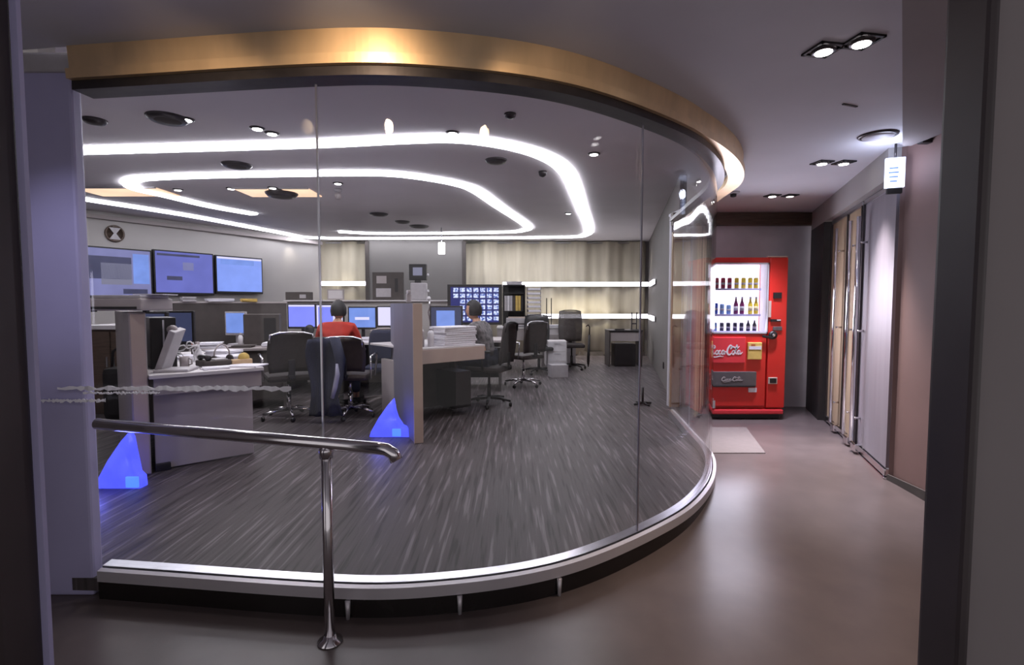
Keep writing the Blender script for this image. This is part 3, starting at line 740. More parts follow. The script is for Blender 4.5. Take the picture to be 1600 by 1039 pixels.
# blue light pools at the partitions, built as glowing fins
def blue_glow(px, py, s, flip, label):
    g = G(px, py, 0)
    t = thing('floor_glow', label, 'light pool', (g.x, g.y, 0), 0)
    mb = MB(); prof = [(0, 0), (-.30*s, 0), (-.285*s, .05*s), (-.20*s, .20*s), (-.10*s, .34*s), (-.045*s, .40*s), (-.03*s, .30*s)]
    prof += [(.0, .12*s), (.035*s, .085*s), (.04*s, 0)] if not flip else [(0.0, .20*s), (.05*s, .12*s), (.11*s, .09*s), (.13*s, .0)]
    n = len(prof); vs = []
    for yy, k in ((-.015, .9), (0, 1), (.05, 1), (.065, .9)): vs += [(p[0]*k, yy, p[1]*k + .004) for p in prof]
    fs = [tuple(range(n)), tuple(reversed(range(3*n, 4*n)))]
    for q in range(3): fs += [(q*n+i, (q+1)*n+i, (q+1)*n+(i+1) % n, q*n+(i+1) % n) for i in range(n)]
    mb._add(vs, fs, True); mb.obj('glow_body', BLUE, t)
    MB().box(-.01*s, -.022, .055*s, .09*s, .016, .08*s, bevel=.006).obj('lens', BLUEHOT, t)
    lamp('POINT', 'blue_glow_light', (g.x - .16*s, g.y - .16, .10), 1.3*s, (.12, .14, 1), shadow_soft_size=.06)  # added to spread the blue glow around the fin
blue_glow(213, 763, .96, False, 'blue light pool shaped as a glowing fin at the foot of the left partition')
blue_glow(622, 683, .92, True, 'blue light pool shaped as a glowing fin at the foot of the middle partition')
# things on desk A
g = G(258, 574, DA)
t = thing('document_stand', 'pale grey tilted document stand at the left corner of the nearest desk', 'stand', tuple(onA(.17, .17)), angA - .5)
MB().box(0, 0, .012, .24, .22, .02, bevel=.006).obj('base', M['offwhite'], t)
MB().box(-.05, .03, .17, .05, .20, .34, M4=Matrix.Rotation(.38, 4, 'Y') @ Matrix.Rotation(.1, 4, 'X'), bevel=.01).obj('tilted_board', M['offwhite'], t)
MB().lathe([(.03, -.03), (.034, 0), (.03, .03)], 14, c=(-.02, 0, .33), M4=Rx).obj('top_clamp', M['lam'], t)
papers(tuple(onA(.44, .12)), angA, 2, .20, .15, 'open white papers on the front edge of the nearest desk', th=.008)
t = thing('telephone', 'dark desk telephone near the front edge of the nearest desk', 'telephone', tuple(onA(.46, .33)), angA + .2)
MB().box(0, 0, .03, .22, .18, .05, bevel=.012).obj('base', M['lamdark'], t); MB().tube([(-.07, -.08, .075), (-.075, -.04, .085), (-.075, .04, .085), (-.07, .08, .075)], [.026, .018, .018, .026]).obj('handset', M['black'], t)
MB().box(.04, 0, .058, .10, .12, .008).obj('keypad', M['offwhite'], t)
t = thing('tape_dispenser', 'tan tape dispenser at the right front corner of the nearest desk', 'tape dispenser', tuple(onA(.67, .30)), angA + .1)
MB().box(0, 0, .025, .17, .06, .05, bevel=.012).obj('body', M['tan'], t); MB().lathe([(.042, -.02), (.045, 0), (.042, .02)], 20, c=(.02, 0, .06), M4=Rx).obj('roll', M['yellow'], t)
for k, (x, y, n, lb) in enumerate(((.66, .74, 4, 'low pile of papers in the middle of the nearest desk'), (.36, 1.12, 3, 'thin pile of papers behind the cables on the nearest desk'), (.70, 1.10, 6, 'taller pile of papers at the right side of the nearest desk'), (.66, .14, 1, 'loose sheets on the right front corner of the nearest desk'))):
    papers(tuple(onA(x, y)), angA + .3*k, n, .22, .28, lb, th=.012)
cp = MB(); pts = []
for i in range(60):
    a = i / 59 * 4.6 * PI; r_ = .07 + .03 * math.sin(i * .7); pts.append((r_*math.cos(a), .05*math.sin(a*.7), .10 + r_*math.sin(a) + .02*math.sin(i)))
pts = [(p[0], p[1], max(.008, p[2])) for p in pts]
single('cable_coil', cp.tube(pts, .006, 6), M['white'], 'tangled loop of white cable standing on the nearest desk', 'cable', tuple(onA(.32, .62)), angA)
t = thing('headset', 'grey headset lying on the nearest desk beside the cable', 'headset', tuple(onA(.56, .50)), angA + .5)
MB().tube([(-.08, 0, .03), (-.075, 0, .11), (-.04, 0, .16), (0, 0, .175), (.04, 0, .16), (.075, 0, .11), (.08, 0, .03)], .007).obj('band', M['lam'], t)
for s in (-1, 1): MB().lathe([(.035, -.012), (.038, 0), (.035, .012)], 16, c=(s*.08, 0, .038), M4=Matrix.Rotation(PI/2, 4, 'Y')).obj('ear_cup', M['darkfab'], t)
t = thing('spray_bottle', 'small white bottle standing on the nearest desk', 'bottle', tuple(onA(.44, .86)), 0)
MB().lathe([(.03, 0), (.032, .09), (.014, .12), (.012, .15)], 16).obj('body', M['white'], t); MB().box(0, -.01, .165, .02, .05, .03, bevel=.005).obj('nozzle', M['lam'], t)
monitor(tuple(onA(.10, 1.15)), angA - .9, .42, .36, M['recess'] and SC['dimblue'], 'dark switched-off monitor behind the document stand', stand=.10)
monitor(tuple(onA(.36, 1.55)), angA - .7, .40, .34, SC['dimblue'], 'second dark monitor, right of the first on the nearest desk', stand=.12)
mloc = G(370, 538, DA)
monitor((mloc.x, mloc.y, DA), -.15, .30, .31, SC['sky'], 'silver-framed monitor with a pale blue screen on the nearest desk', stand=.12, frame=M['offwhite'])
# computer tower
t = thing('computer_tower', 'black computer tower standing behind the document stand', 'computer', tuple(onA(.12, .60)), angA)
MB().box(0, 0, .21, .18, .40, .42, bevel=.01).obj('case', M['black'], t); MB().box(.0, -.203, .25, .012, .01, .30).obj('front_trim', M['silver'], t)

t = thing('mug', 'small grey mug behind the telephone on the nearest desk', 'mug', tuple(onA(.26, .40)), 0)
MB().lathe([(.034, 0), (.038, .09), (.034, .09), (.030, .01)], 18).obj('body', M['lam'], t); MB().tube([(.036, 0, .02), (.062, 0, .03), (.062, 0, .065), (.037, 0, .075)], .006).obj('handle', M['lam'], t)
t = thing('pen_cup', 'dark pen cup with pens near the silver-framed monitor', 'pen cup', tuple(onA(.50, 1.36)), 0)
MB().lathe([(.036, 0), (.038, .10), (.033, .10), (.03, .01)], 16).obj('cup', M['lamdark'], t)
for k in range(4): MB().tube([(.01*math.cos(k*1.6), .01*math.sin(k*1.6), .01), (.035*math.cos(k*1.6), .035*math.sin(k*1.6), .15)], .004, 6).obj('pen', [M['white'], M['black'], M['orange'], M['lam']][k], t)
# cabinet with white top behind the left partition
cb = W(172, 510, 5.9)
cx0, cx1 = PX(137, 5.9), PX(206, 5.9); cz = cb.z
t = thing('cabinet', 'dark brown cabinet with a white top between pillar and partition', 'cabinet', ((cx0+cx1)/2, 5.9 + .3, 0))
cw = cx1 - cx0 + .2
MB().box(0, 0, (cz-.03)/2, cw, .6, cz - .03).obj('body', M['wood'], t)
MB().box(0, 0, cz - .012, cw + .04, .64, .05, bevel=.006).obj('top', M['lamwhite'], t)
for s in (-1, 1):
    d_ = MB().box(s*cw/4, -.31, .5*cz, cw/2 - .02, .02, cz - .12).obj('door', M['wood'], t)
    MB().box(s*.04, -.326, .6*cz, .012, .014, .12).obj('handle', M['silver'], d_)
t = thing('shoulder_bag', 'black bag leaning against the brown cabinet', 'bag', (PX(180, 5.5), 5.62, 0), .1)
MB().box(0, 0, .30, .42, .2, .58, bevel=.07).obj('body', M['black'], t)
MB().tube([(-.15, 0, .55), (-.13, 0, .76), (0, 0, .86), (.13, 0, .76), (.15, 0, .55)], .014).obj('strap', M['black'], t)

# ------------------------------------------------------------------ desk screens and counter in the middle
def screenwall(pa, Ya, pb, Yb, top, m, label, cap=None):
    a = Vector((PX(pa, Ya), Ya)); b = Vector((PX(pb, Yb), Yb)); d = b - a
    t = thing('desk_screen', label, 'partition', (a.x, a.y, 0), math.atan2(d.y, d.x))
    MB().box(d.length/2, 0, top/2, d.length, .05, top, bevel=.005).obj('board', m, t)
    MB().box(d.length/2, 0, top + .011, d.length + .02, .16 if cap else .06, .022, bevel=.004).obj('ledge', cap or M['lam'], t)
    return a, b, math.atan2(d.y, d.x)
a_, b_, ang1 = screenwall(270, 6.55, 447, 7.55, 1.29, M['lamdark'], 'dark desk screen behind the nearest desk with papers on its ledge')
for f, lb, m_, sz in ((.38, 'white papers lying on the ledge of the dark desk screen', M['paper'], (.34, .12)), (.64, 'yellow folder on the ledge of the dark desk screen', M['yellow'], (.20, .12)), (.12, 'small box at the left end of the dark ledge', M['offwhite'], (.16, .12))):
    q = a_.lerp(b_, f); papers((q.x, q.y, 1.312), ang1, 3, sz[0], sz[1], lb, m=m_, th=.02 if 'box' in lb else .014, name='folder' if 'folder' in lb else 'paper_stack', jit=.005)
c_, d_, ang2 = screenwall(447, 8.35, 728, 8.35, PZ(471, 8.35), M['wallgrey'], 'pale grey desk screen behind the row of monitors', cap=M['lamwhite'])
ZLG = PZ(471, 8.35) + .022
# counter C
cx0, cx1 = PX(458, 7.8), PX(640, 7.8)
t = thing('desk', 'long desk holding the row of lit monitors in front of the seated person', 'desk', ((cx0+cx1)/2, 7.62, 0))
MB().box(0, 0, .735, cx1-cx0, 1.2, .03, bevel=.004).obj('worktop', M['lamwhite'], t)
for x in (-1, 0, 1): MB().box(x*((cx1-cx0)/2-.03), 0, .36, .03, 1.1, .72).obj('side_panel', M['lamdark'], t)
MB().box(0, .5, .45, cx1-cx0-.1, .02, .5).obj('modesty_panel', M['lamdark'], t)
DC = .75
def onC(px, Y): return (PX(px, Y, DC), Y, DC)
monitor(onC(473, 7.9), .0, .44, .38, SC['bright'], 'leftmost lit monitor of the row, violet-blue with white bar', [(.0, .43, .9, .07, SC['white'])], stand=.15)
monitor(onC(516, 7.95), -.05, .46, .38, SC['white'], 'bright white-blue monitor right behind the seated person head', [(-.12, -.02, .5, .8, SC['bright'])], stand=.15)
monitor(onC(567, 7.9), .0, .44, .35, SC['sky'], 'light blue monitor just right of the seated person', [(.0, -.02, .5, .12, SC['white'])], stand=.14)
monitor(onC(611, 7.9), .0, .42, .33, SC['white'], 'plain white monitor partly behind the middle partition', stand=.17)
for px, Y, n, lb in ((580, 7.62, 3, 'papers in front of the light blue monitor'), (606, 7.6, 6, 'pile of papers against the middle partition'), (455, 7.6, 4, 'paper pile under the leftmost lit monitor')):
    papers(onC(px, Y), .2, n, .3, .22, lb, th=.012)
t = thing('desk_fan', 'small dark desk fan in front of the leftmost lit monitor', 'fan', onC(484, 7.58))
MB().lathe([(.06, 0), (.05, .02), (.015, .03), (.015, .10)], 16).obj('base', M['black'], t); MB().lathe([(.06, -.02), (.075, 0), (.06, .02)], 18, c=(0, 0, .15), M4=Rx).obj('head', M['black'], t)
# ledge items
def ledge(px): return (PX(px, 8.35), 8.35, ZLG)
t = thing('box_file', 'dark box standing on the ledge left of the seated person', 'box', ledge(468))
MB().box(0, 0, .065, .40, .12, .13, bevel=.004).obj('body', M['lamdark'], t); MB().box(.08, -.062, .06, .10, .006, .06).obj('label_card', M['offwhite'], t)
t = thing('picture_frame', 'small pale frame on the ledge right of the person', 'frame', ledge(525))
MB().box(0, 0, .09, .27, .025, .17, bevel=.004).obj('frame', M['lam'], t); MB().box(0, -.015, .09, .23, .006, .13).obj('card', M['lamwhite'], t)
t = thing('notice_board', 'large dark framed board with pale notes standing on the ledge', 'board', ledge(607))
MB().box(0, 0, .225, .50, .06, .45, bevel=.006).obj('body', M['lamdark'], t)
MB().box(-.10, -.033, .33, .16, .006, .12).obj('upper_note', M['lam'], t); MB().box(-.07, -.033, .12, .24, .006, .14).obj('lower_note', M['offwhite'], t)
MB().box(.14, -.033, .24, .05, .006, .22).obj('side_strip', M['black'], t)
t = thing('coffee_machine', 'white appliance with a dark screen on top, on the ledge', 'appliance', ledge(655))
MB().box(0, 0, .14, .26, .13, .28, bevel=.02).obj('body', M['offwhite'], t)
MB().box(-.01, -.01, .30, .10, .08, .05).obj('neck', M['black'], t)
hd = MB().box(-.01, -.01, .45, .28, .10, .26, bevel=.012).obj('screen_head', M['black'], t)
MB().box(-.01, -.064, .46, .15, .006, .13).obj('display', SC['grey'], t)
for k, z in enumerate((.14, .40)): MB().lathe([(.02, -.01), (.022, .01), (.01, .03)], 12, c=(.15, -.03, z)).obj('knob', M['white'], t)
t = thing('gooseneck_lamp', 'bright chrome gooseneck hanging at the right of the white appliance', 'lamp', (PX(672, 8.0), 8.0, DC))
MB().lathe([(.06, 0), (.06, .015), (.02, .02)], 16).obj('base', M['silver'], t)
MB().tube([(0, 0, .01), (0, 0, .25), (-.03, 0, .4), (.0, 0, .5), (-.02, 0, .62)], .012).obj('arm', M['chrome'], t)
MB().lathe([(.035, 0), (.03, .03), (.012, .05)], 14, c=(-.02, 0, .6)).obj('head', M['white'], t)
# small plant-like dark bracket on the middle partition top comes with the partition below

# ------------------------------------------------------------------ left-middle: second clutter desk (Y 5.6-6.8)
g0 = G(395, 552, .75)
t = thing('desk', 'cluttered side desk behind the nearest desk, left of the chairs', 'desk', (-3.36, 6.40, 0), .35)
MB().box(0, 0, .735, 1.05, .70, .03, bevel=.004).obj('worktop', M['lam'], t)
MB().box(-.48, 0, .36, .03, .7, .72).obj('side_panel', M['lamdark'], t); MB().box(.48, 0, .36, .03, .7, .72).obj('side_panel', M['lamdark'], t)
MB().box(0, -.30, .42, .92, .02, .58).obj('front_panel', M['lamdark'], t)
def onS(x, y): return (-3.36 + .939*x - .343*y, 6.40 + .343*x + .939*y, .75)
for px, Y, n, lb, m_ in ((418, 6.05, 5, 'long pile of papers on the cluttered side desk', M['paper']), (452, 6.4, 4, 'papers at the right end of the cluttered side desk', M['paper']), (432, 6.25, 2, 'dark folder between the papers on the side desk', M['lamdark'])):
    papers(onS({418: -.34, 452: .36, 432: .01}[px], -.16), .3, n, .25, .22, lb, m=m_, th=.014)
t = thing('computer_tower', 'dark computer tower standing on the cluttered side desk', 'computer', onS(.20, .18), .3)
MB().box(0, 0, .20, .42, .20, .40, bevel=.01).obj('case', M['lamdark'], t); MB().box(.10, -.104, .2, .14, .01, .30).obj('front_grille', M['black'], t)
t = thing('water_bottle', 'small white bottle on the cluttered side desk', 'bottle', onS(-.05, .10))
MB().lathe([(.028, 0), (.03, .11), (.012, .14)], 14).obj('body', M['white'], t); MB().lathe([(.014, .14), (.014, .165)], 12).obj('cap', M['lam'], t)

# ------------------------------------------------------------------ middle partition and desk B
q0 = G(648, 692, 0); q1 = G(612, 640, 0)
t = thing('desk_partition', 'tall grey partition panel in the middle with a pale front edge', 'partition', (q0.x, q0.y, 0), math.atan2((q1-q0).y, (q1-q0).x))
Lq = (q1 - q0).length; hB = PZ(474, q0.y)
pb = [(0, 0), (Lq*.25, .035), (Lq*.6, .045), (Lq, 0), (Lq, -.07), (0, -.07)]
MB().prism(pb, 0, hB).obj('board', M['partblue'], t)
MB().box(-.012, -.035, hB/2, .022, .085, hB, bevel=.004).obj('front_edge', M['lamwarm'], t)
MB().box(.25, .0, hB + .05, .05, .05, .09, bevel=.015).box(.25, 0, hB + .11, .11, .03, .035, bevel=.01).obj('top_bracket', M['offwhite'], t)
r0 = G(657, 667, 0); r1v = G(757, 566, .62)
Bz = PZ(545, r0.y)
r1 = Vector((PX(757, 5.85, Bz), 5.85, 0)); ev = (r1 - r0).xy; LB = ev.length; angB = math.atan2(ev.y, ev.x)
t = thing('desk', 'beige-fronted desk carrying a thick pile of newspapers, right of the middle partition', 'desk', (r0.x, r0.y, 0), angB)
MB().box(LB/2, .55, Bz - .012, LB + .02, 1.1, .024, bevel=.004).obj('worktop', M['lamwhite'], t)
MB().box(LB/2, .012, Bz - .09, LB, .03, .15, bevel=.004).obj('apron', M['lamwarm'], t)
MB().box(.03, .45, (Bz-.17)/2, .05, .8, Bz - .17).obj('side_panel', M['lam'], t)
MB().box(LB-.05, .75, (Bz-.17)/2, .03, .5, Bz - .17).obj('side_panel', M['black'], t)
MB().box(LB/2, .62, .36, LB - .12, .02, .62).obj('back_panel', M['lamdark'], t)
MB().box(LB*.78, .35, .3, .22, .4, .42, bevel=.01).obj('computer_shelf', M['black'], t)
def onB(x, y): 
    c3, s3 = math.cos(angB), math.sin(angB); return (r0.x + c3*x - s3*y, r0.y + s3*x + c3*y, Bz)
mb = MB()
for i in range(9): mb.box(random.uniform(-.012, .012), 0, .0235*(i+.5), .44*random.uniform(.94, 1), .30, .0225, rz=random.uniform(-.05, .05), bevel=.006)
single('newspaper_pile', mb, M['paper'], 'thick pile of folded newspapers on the beige-fronted desk', 'newspapers', onB(LB*.66, .20), angB)
t = thing('spray_bottle', 'tall white bottle left of the newspapers', 'bottle', onB(.24, .16)); MB().lathe([(.035, 0), (.036, .15), (.016, .18)], 16).obj('body', M['white'], t); MB().lathe([(.018, .18), (.018, .205)], 12).obj('cap', M['offwhite'], t)
t = thing('plastic_bottle', 'clear-grey bottle between the white cup and the tall white bottle', 'bottle', onB(.155, .22)); MB().lathe([(.035, 0), (.036, .16), (.015, .20)], 16).obj('body', M['lam'], t); MB().lathe([(.016, .20), (.016, .22)], 12).obj('cap', M['white'], t)
t = thing('white_roll', 'white roll lying on the desk against the middle partition', 'roll', onB(.06, .42)); MB().tube([(-.07, 0, .16), (.08, 0, .16)], .055, 18).obj('roll', M['white'], t); MB().box(0, 0, .055, .12, .10, .11).obj('box', M['lamdark'], t)
single('orange_fruit', MB().lathe([(.012, 0), (.035, .012), (.045, .04), (.035, .07), (.01, .082)], 18), M['orange'], 'round orange object at the left of the beige-fronted desk', 'fruit', onB(.06, .14))
monitor((PX(698, 6.6), 6.55, Bz), .05, .42, .38, SC['dimblue'], 'dark monitor with a pale window, behind the newspapers', [(-.02, .0, .55, .68, SC['sky']), (-.02, -.26, .4, .08, SC['deep'])], stand=.06)
# support desk for monitor wall
t = thing('desk', 'dark desk in front of the second seated person, under the thumbnail screen', 'desk', (PX(722, 7.5), 7.85, 0), 0)
MB().box(0, 0, .735, 1.15, .84, .03).obj('worktop', M['lam'], t)
for s in (-1, 1): MB().box(s*.55, 0, .36, .03, .78, .72).obj('side_panel', M['lamdark'], t)
MB().box(0, .36, .40, 1.05, .02, .6).obj('back_panel', M['black'], t)
# thumbnail screen
ts = (PX(742, 7.9), 7.9, .75)
SW, SH = .78, .60
zc = PZ(476, 7.9)
t = thing('thumbnail_screen', 'wide dark screen showing a blue grid of small thumbnails', 'screen', (ts[0], ts[1], zc))
MB().box(0, 0, 0, SW + .06, .05, SH + .02, bevel=.006).obj('casing', M['black'], t)
MB().box(0, -.027, 0, SW - .04, .006, SH - .06).obj('screen', SC['deep'], t)
mb = MB()
for r in range(6):
    for c0 in range(7):
        if c0 == 0 and r > 1: continue
        mb.box(-SW/2 + .10 + c0*.103, -.032, SH/2 - .075 - r*.088, .076, .004, .062)
th = mb.obj('thumbnails', THUMB, t)
MB().box(0, .02, -SH/2 - .05, .10, .03, .14).box(0, .02, .755 - zc, .34, .18, .012).obj('stand', M['black'], t)

# ------------------------------------------------------------------ right cluster
dx0, dx1 = PX(776, 9.7), PX(852, 9.7)
t = thing('desk', 'white-fronted desk with binders and paper trays near the far curtain', 'desk', ((dx0+dx1)/2, 10.1, 0))
zE = PZ(511, 9.7)
MB().box(0, 0, zE - .015, dx1-dx0, .9, .03, bevel=.004).obj('worktop', M['lamwhite'], t)
MB().box(0, -.42, zE - .14, dx1-dx0-.02, .03, .22).obj('apron', M['lam'], t)
for s in (-1, 1): MB().box(s*((dx1-dx0)/2 - .03), 0, (zE-.03)/2, .03, .8, zE - .03).obj('side_panel', M['lam'], t)
def onE(px, Y=10.0): return (PX(px, Y), Y, zE)
t = thing('binder_shelf', 'black desktop shelf standing on the white-fronted desk', 'shelf', (PX(803, 10.3), 10.3, zE))
hS = PZ(446, 10.3) - zE
for s in (-1, 1): MB().box(s*.215, 0, hS/2, .02, .3, hS).obj('side', M['black'], t)
for z, nm in ((.01, 'shelf_board'), (hS*.36, 'shelf_board'), (hS*.80, 'shelf_board'), (hS, 'top_board')): MB().box(0, 0, z, .45, .3, .02).obj(nm, M['black'], t)
MB().box(0, .145, hS/2, .43, .01, hS).obj('back', M['black'], t)
bc = [M['offwhite'], M['white'], M['offwhite'], M['lamdark'], M['yellow'], M['yellow'], M['black']]
bl = ['leftmost pale binder in the black desktop shelf', 'white binder, second from the left in the black shelf', 'pale binder left of the dark one in the black shelf', 'dark binder in the middle of the black shelf', 'yellow binder beside the dark one in the black shelf', 'second yellow binder, right of the first in the black shelf', 'black binder at the right end of the black shelf']
for k, (m_, lb) in enumerate(zip(bc, bl)):
    single('binder', MB().box(0, 0, .15, .048, .22, .30, bevel=.004), m_, lb, 'binder', (PX(803, 10.3) - .165 + k*.055, 10.27, zE + hS*.36 + .011), 0, 'binders in the desktop shelf')
papers((PX(803, 10.3), 10.3, zE + hS + .011), 0, 3, .30, .24, 'flat box of papers on top of the black desktop shelf', th=.022, m=M['offwhite'])
# stack of paper trays
t = thing('paper_tray_stack', 'tall stack of paper trays right of the black shelf', 'paper trays', (PX(834, 10.15), 10.15, zE))
hT = PZ(449, 10.15) - zE
nt_ = 9
for i in range(nt_):
    z = hT * (i + .3) / nt_
    tr = MB().box(0, 0, z, .27, .32, .008).box(-.133, 0, z + hT/nt_*.4, .006, .32, hT/nt_*.75).box(.133, 0, z + hT/nt_*.4, .006, .32, hT/nt_*.75).obj('tray', M['lam'], t)
    MB().box(0, -.01, z + .022, .24, .30, .034, rz=random.uniform(-.06, .06)).obj('sheets', M['paper'], tr)
t = thing('printer', 'pale boxy printer on the white-fronted desk below the binders', 'printer', onE(808, 9.85))
MB().box(0, 0, .09, .42, .25, .16, bevel=.01).obj('body', M['offwhite'], t); MB().box(0, -.13, .06, .3, .02, .02).obj('output_slot', M['lamdark'], t); MB().box(0, .0, .18, .34, .22, .02).obj('lid', M['lamwarm'], t)
t = thing('side_table', 'grey low cabinet right of the white-fronted desk with papers on it', 'cabinet', (PX(876, 10.6), 10.78, 0))
zG = PZ(511, 10.5)
MB().box(0, 0, zG/2, .62, .5, zG - .03).obj('body', M['lamwhite'], t); MB().box(0, 0, zG - .01, .68, .54, .03, bevel=.004).obj('top', M['white'], t)
MB().box(0, -.26, zG*.68, .56, .02, .2).obj('drawer', M['lam'], t)
papers((PX(866, 10.6), 10.66, zG + .005), .1, 3, .34, .24, 'white papers on the grey low cabinet', th=.012)
t = thing('desk_telephone', 'dark telephone on the grey low cabinet', 'telephone', (PX(890, 10.7), 10.7, zG + .005))
MB().box(0, 0, .04, .24, .2, .07, bevel=.02).obj('base', M['lamdark'], t); MB().tube([(-.1, 0, .10), (-.05, 0, .12), (.05, 0, .12), (.1, 0, .10)], [.03, .02, .02, .03]).obj('handset', M['black'], t)
def antenna(loc, label, h=.28):
    t = thing('cable_stand', label, 'stand', loc)
    MB().box(-.05, 0, h/2, .02, .02, h).box(.05, 0, h/2, .02, .02, h).obj('upright', M['black'], t)
    MB().box(0, 0, h*.35, .10, .02, .03).obj('crossbar', M['black'], t); MB().box(0, 0, .006, .16, .10, .012).obj('foot', M['black'], t)
antenna((PX(858, 10.8), 10.85, zG + .005), 'small black twin-pronged stand on the grey low cabinet', PZ(466, 10.85) - zG)
# white pedestal and bin near the brown chair
t = thing('pedestal', 'white drawer pedestal behind the leaning dark chair', 'cabinet', (PX(870, 9.4), 9.44, 0))
MB().box(0, 0, .31, .34, .4, .60, bevel=.006).obj('body', M['lamwhite'], t)
for z in (.14, .33, .51): 
    dr = MB().box(0, -.205, z, .31, .012, .17).obj('drawer', M['white'], t); MB().box(0, -.215, z + .05, .12, .012, .014).obj('handle', M['silver'], dr)
single('cardboard_box', MB().box(0, 0, .11, .30, .26, .22, bevel=.006), M['offwhite'], 'low pale box on the floor in front of the white pedestal', 'box', (PX(872, 9.0), 8.98, 0), .2)
# small table by the side wall
gA = G(951, 573, 0); gB = G(1004, 573, 0); Yt = gA.y
t = thing('side_table', 'small dark-topped table holding a black safe, by the glass joint', 'table', ((gA.x+gB.x)/2, Yt + .25, 0)); wt = gB.x - gA.x; zt = PZ(516, Yt)
MB().box(0, 0, zt - .015, wt, .5, .03, bevel=.004).obj('top', M['black'], t)
for s in (-1, 1):
    MB().box(s*(wt/2-.02), 0, (zt-.03)/2, .03, .48, zt - .03).obj('side_panel', M['lamdark'], t)
MB().box(0, .0, zt*.82, wt - .07, .44, zt*.24).obj('drawer', M['lam'], t)
single('safe', MB().box(0, 0, .23, wt - .26, .4, .46, bevel=.01).box(.0, -.205, .23, wt - .32, .012, .40), M['black'], 'black safe box standing under the small table', 'safe', ((gA.x+gB.x)/2, Yt + .25, 0.0))
antenna(((gA.x+gB.x)/2 + wt*.32, Yt + .25, zt), 'black twin-pronged stand on the small table', .36)
single('remote_control', MB().box(0, 0, .012, .2, .06, .024, bevel=.008), M['black'], 'small black object lying on the small table', 'remote', ((gA.x+gB.x)/2 - .1, Yt + .15, zt), .2)
g = G(1004, 632, 0)  # dark reflection on the carpet, built as a solid form
t = thing('reflected_cross', 'small black cross-footed form for a reflection on the carpet near the glass joint', 'stand', (g.x, g.y, 0))
MB().tube([(0, 0, .02), (0, 0, .22)], .014).obj('reflection_upright', M['black'], t)
for k in range(4): MB().tube([(0, 0, .025), (.13*math.cos(k*PI/2+.4), .13*math.sin(k*PI/2+.4), .012)], [.016, .011]).obj('foot', M['black'], t)
single('wall_socket', MB().box(0, 0, 0, .012, .10, .10, bevel=.003), M['black'], 'small dark socket low on the plain side wall', 'socket', (2.02 + (8.0-6.25)*(1.38/6.6) - .012, 8.0, .32), -.205)
t = thing('umbrella', 'black umbrella leaning beside the mesh-backed chair', 'umbrella', (PX(921, 10.2), 10.3, 0))
MB().tube([(0, 0, 0.01), (.0, 0, .12), (.02, 0, .66)], [.008, .03, .022]).obj('canopy', M['black'], t); MB().tube([(.02, 0, .64), (.022, 0, .82), (-.01, 0, .86), (-.05, 0, .83)], .012).obj('handle', M['black'], t)

# ------------------------------------------------------------------ chairs
def chair_at(px, py, rz, *a, **k):
    g = G(px, py, 0); return chair((g.x, g.y, 0), rz, *a, **k)
chair_at(452, 652, PI + .55, M['darkfab'], M['chrome'], 'black chair with chrome arms just right of the nearest desk', bh=.42)
ck = G(548, 650, 0)
chair((ck.x, ck.y, 0), PI + .05, M['brownchair'], M['chrome'], 'dark brown chair with chrome rim and a navy jacket hung on it', bh=.37)
chair_at(602, 632, .1, M['navy'], M['lam'], 'navy chair between the jacket chair and the middle partition', arms='pad', bh=.40)
chair((PX(760, 6.4)+.03, 6.44, 0), PI/2 + PI - .35, M['darkfab'], M['black'], 'black chair under the person in the plaid shirt', arms='pad', bh=.50)
chair_at(818, 603, PI + .75, M['brownchair'], M['chrome'], 'brown-black chair with square chrome arm, its back to the curtain', bh=.46)
chair_at(893, 577, .0, MESHBACK, M['black'], 'mesh-backed swivel chair in front of the lower light strip', arms='none', bh=.60, seat=M['darkfab'])
chair_at(842, 584, .1, M['black'], M['black'], 'black chair tucked at the white-fronted desk, mostly hidden', arms='none', bh=.52)

# jacket over the brown chair
mb = MB(); vs = []; fs = []; n = 12; m_ = 14
for j in range(m_ + 1):
    z = .92 - .84 * j / m_; ww = .16 + .03*math.sin(j*.5)
    for i in range(n + 1):
        x = -ww + 2*ww*i/n; vs.append((x, -.03*math.sin(i*1.3 + j*.25) - .02*math.cos(j*.6), z - .03*abs(i/n-.5)*(j == 0)))
K = len(vs); vs += [(v[0]*.96, v[1] + .05, v[2]) for v in vs]
for j in range(m_):
    for i in range(n):
        a = j*(n+1)+i; fs += [(a, a+1, a+n+2, a+n+1), (K+a, K+a+n+1, K+a+n+2, K+a+1)]
for j in range(m_):
    a = j*(n+1); fs += [(a, a+n+1, K+a+n+1, K+a), (a+n, K+a+n, K+a+2*n+1, a+2*n+1)]
for i in range(n):
    a = m_*(n+1)+i; fs += [(i, K+i, K+i+1, i+1), (a, a+1, K+a+1, K+a)]
mb._add(vs, fs, True)
t = thing('jacket', 'navy jacket with a pale grey sleeve stripe hanging over the brown chair', 'jacket', (ck.x - .15, ck.y - .385, 0), .05)
mb.obj('body', M['navy'], t)
sl = MB().tube([(.13, -.05, .92), (.19, -.07, .7), (.17, -.08, .5), (.11, -.08, .28)], [.05, .055, .05, .045]).obj('sleeve', M['navy'], t)
MB().tube([(.17, -.128, .66), (.175, -.132, .55), (.15, -.132, .42), (.115, -.128, .30)], [.012, .026, .026, .020], 8).obj('sleeve_stripe', M['stripe'], sl)

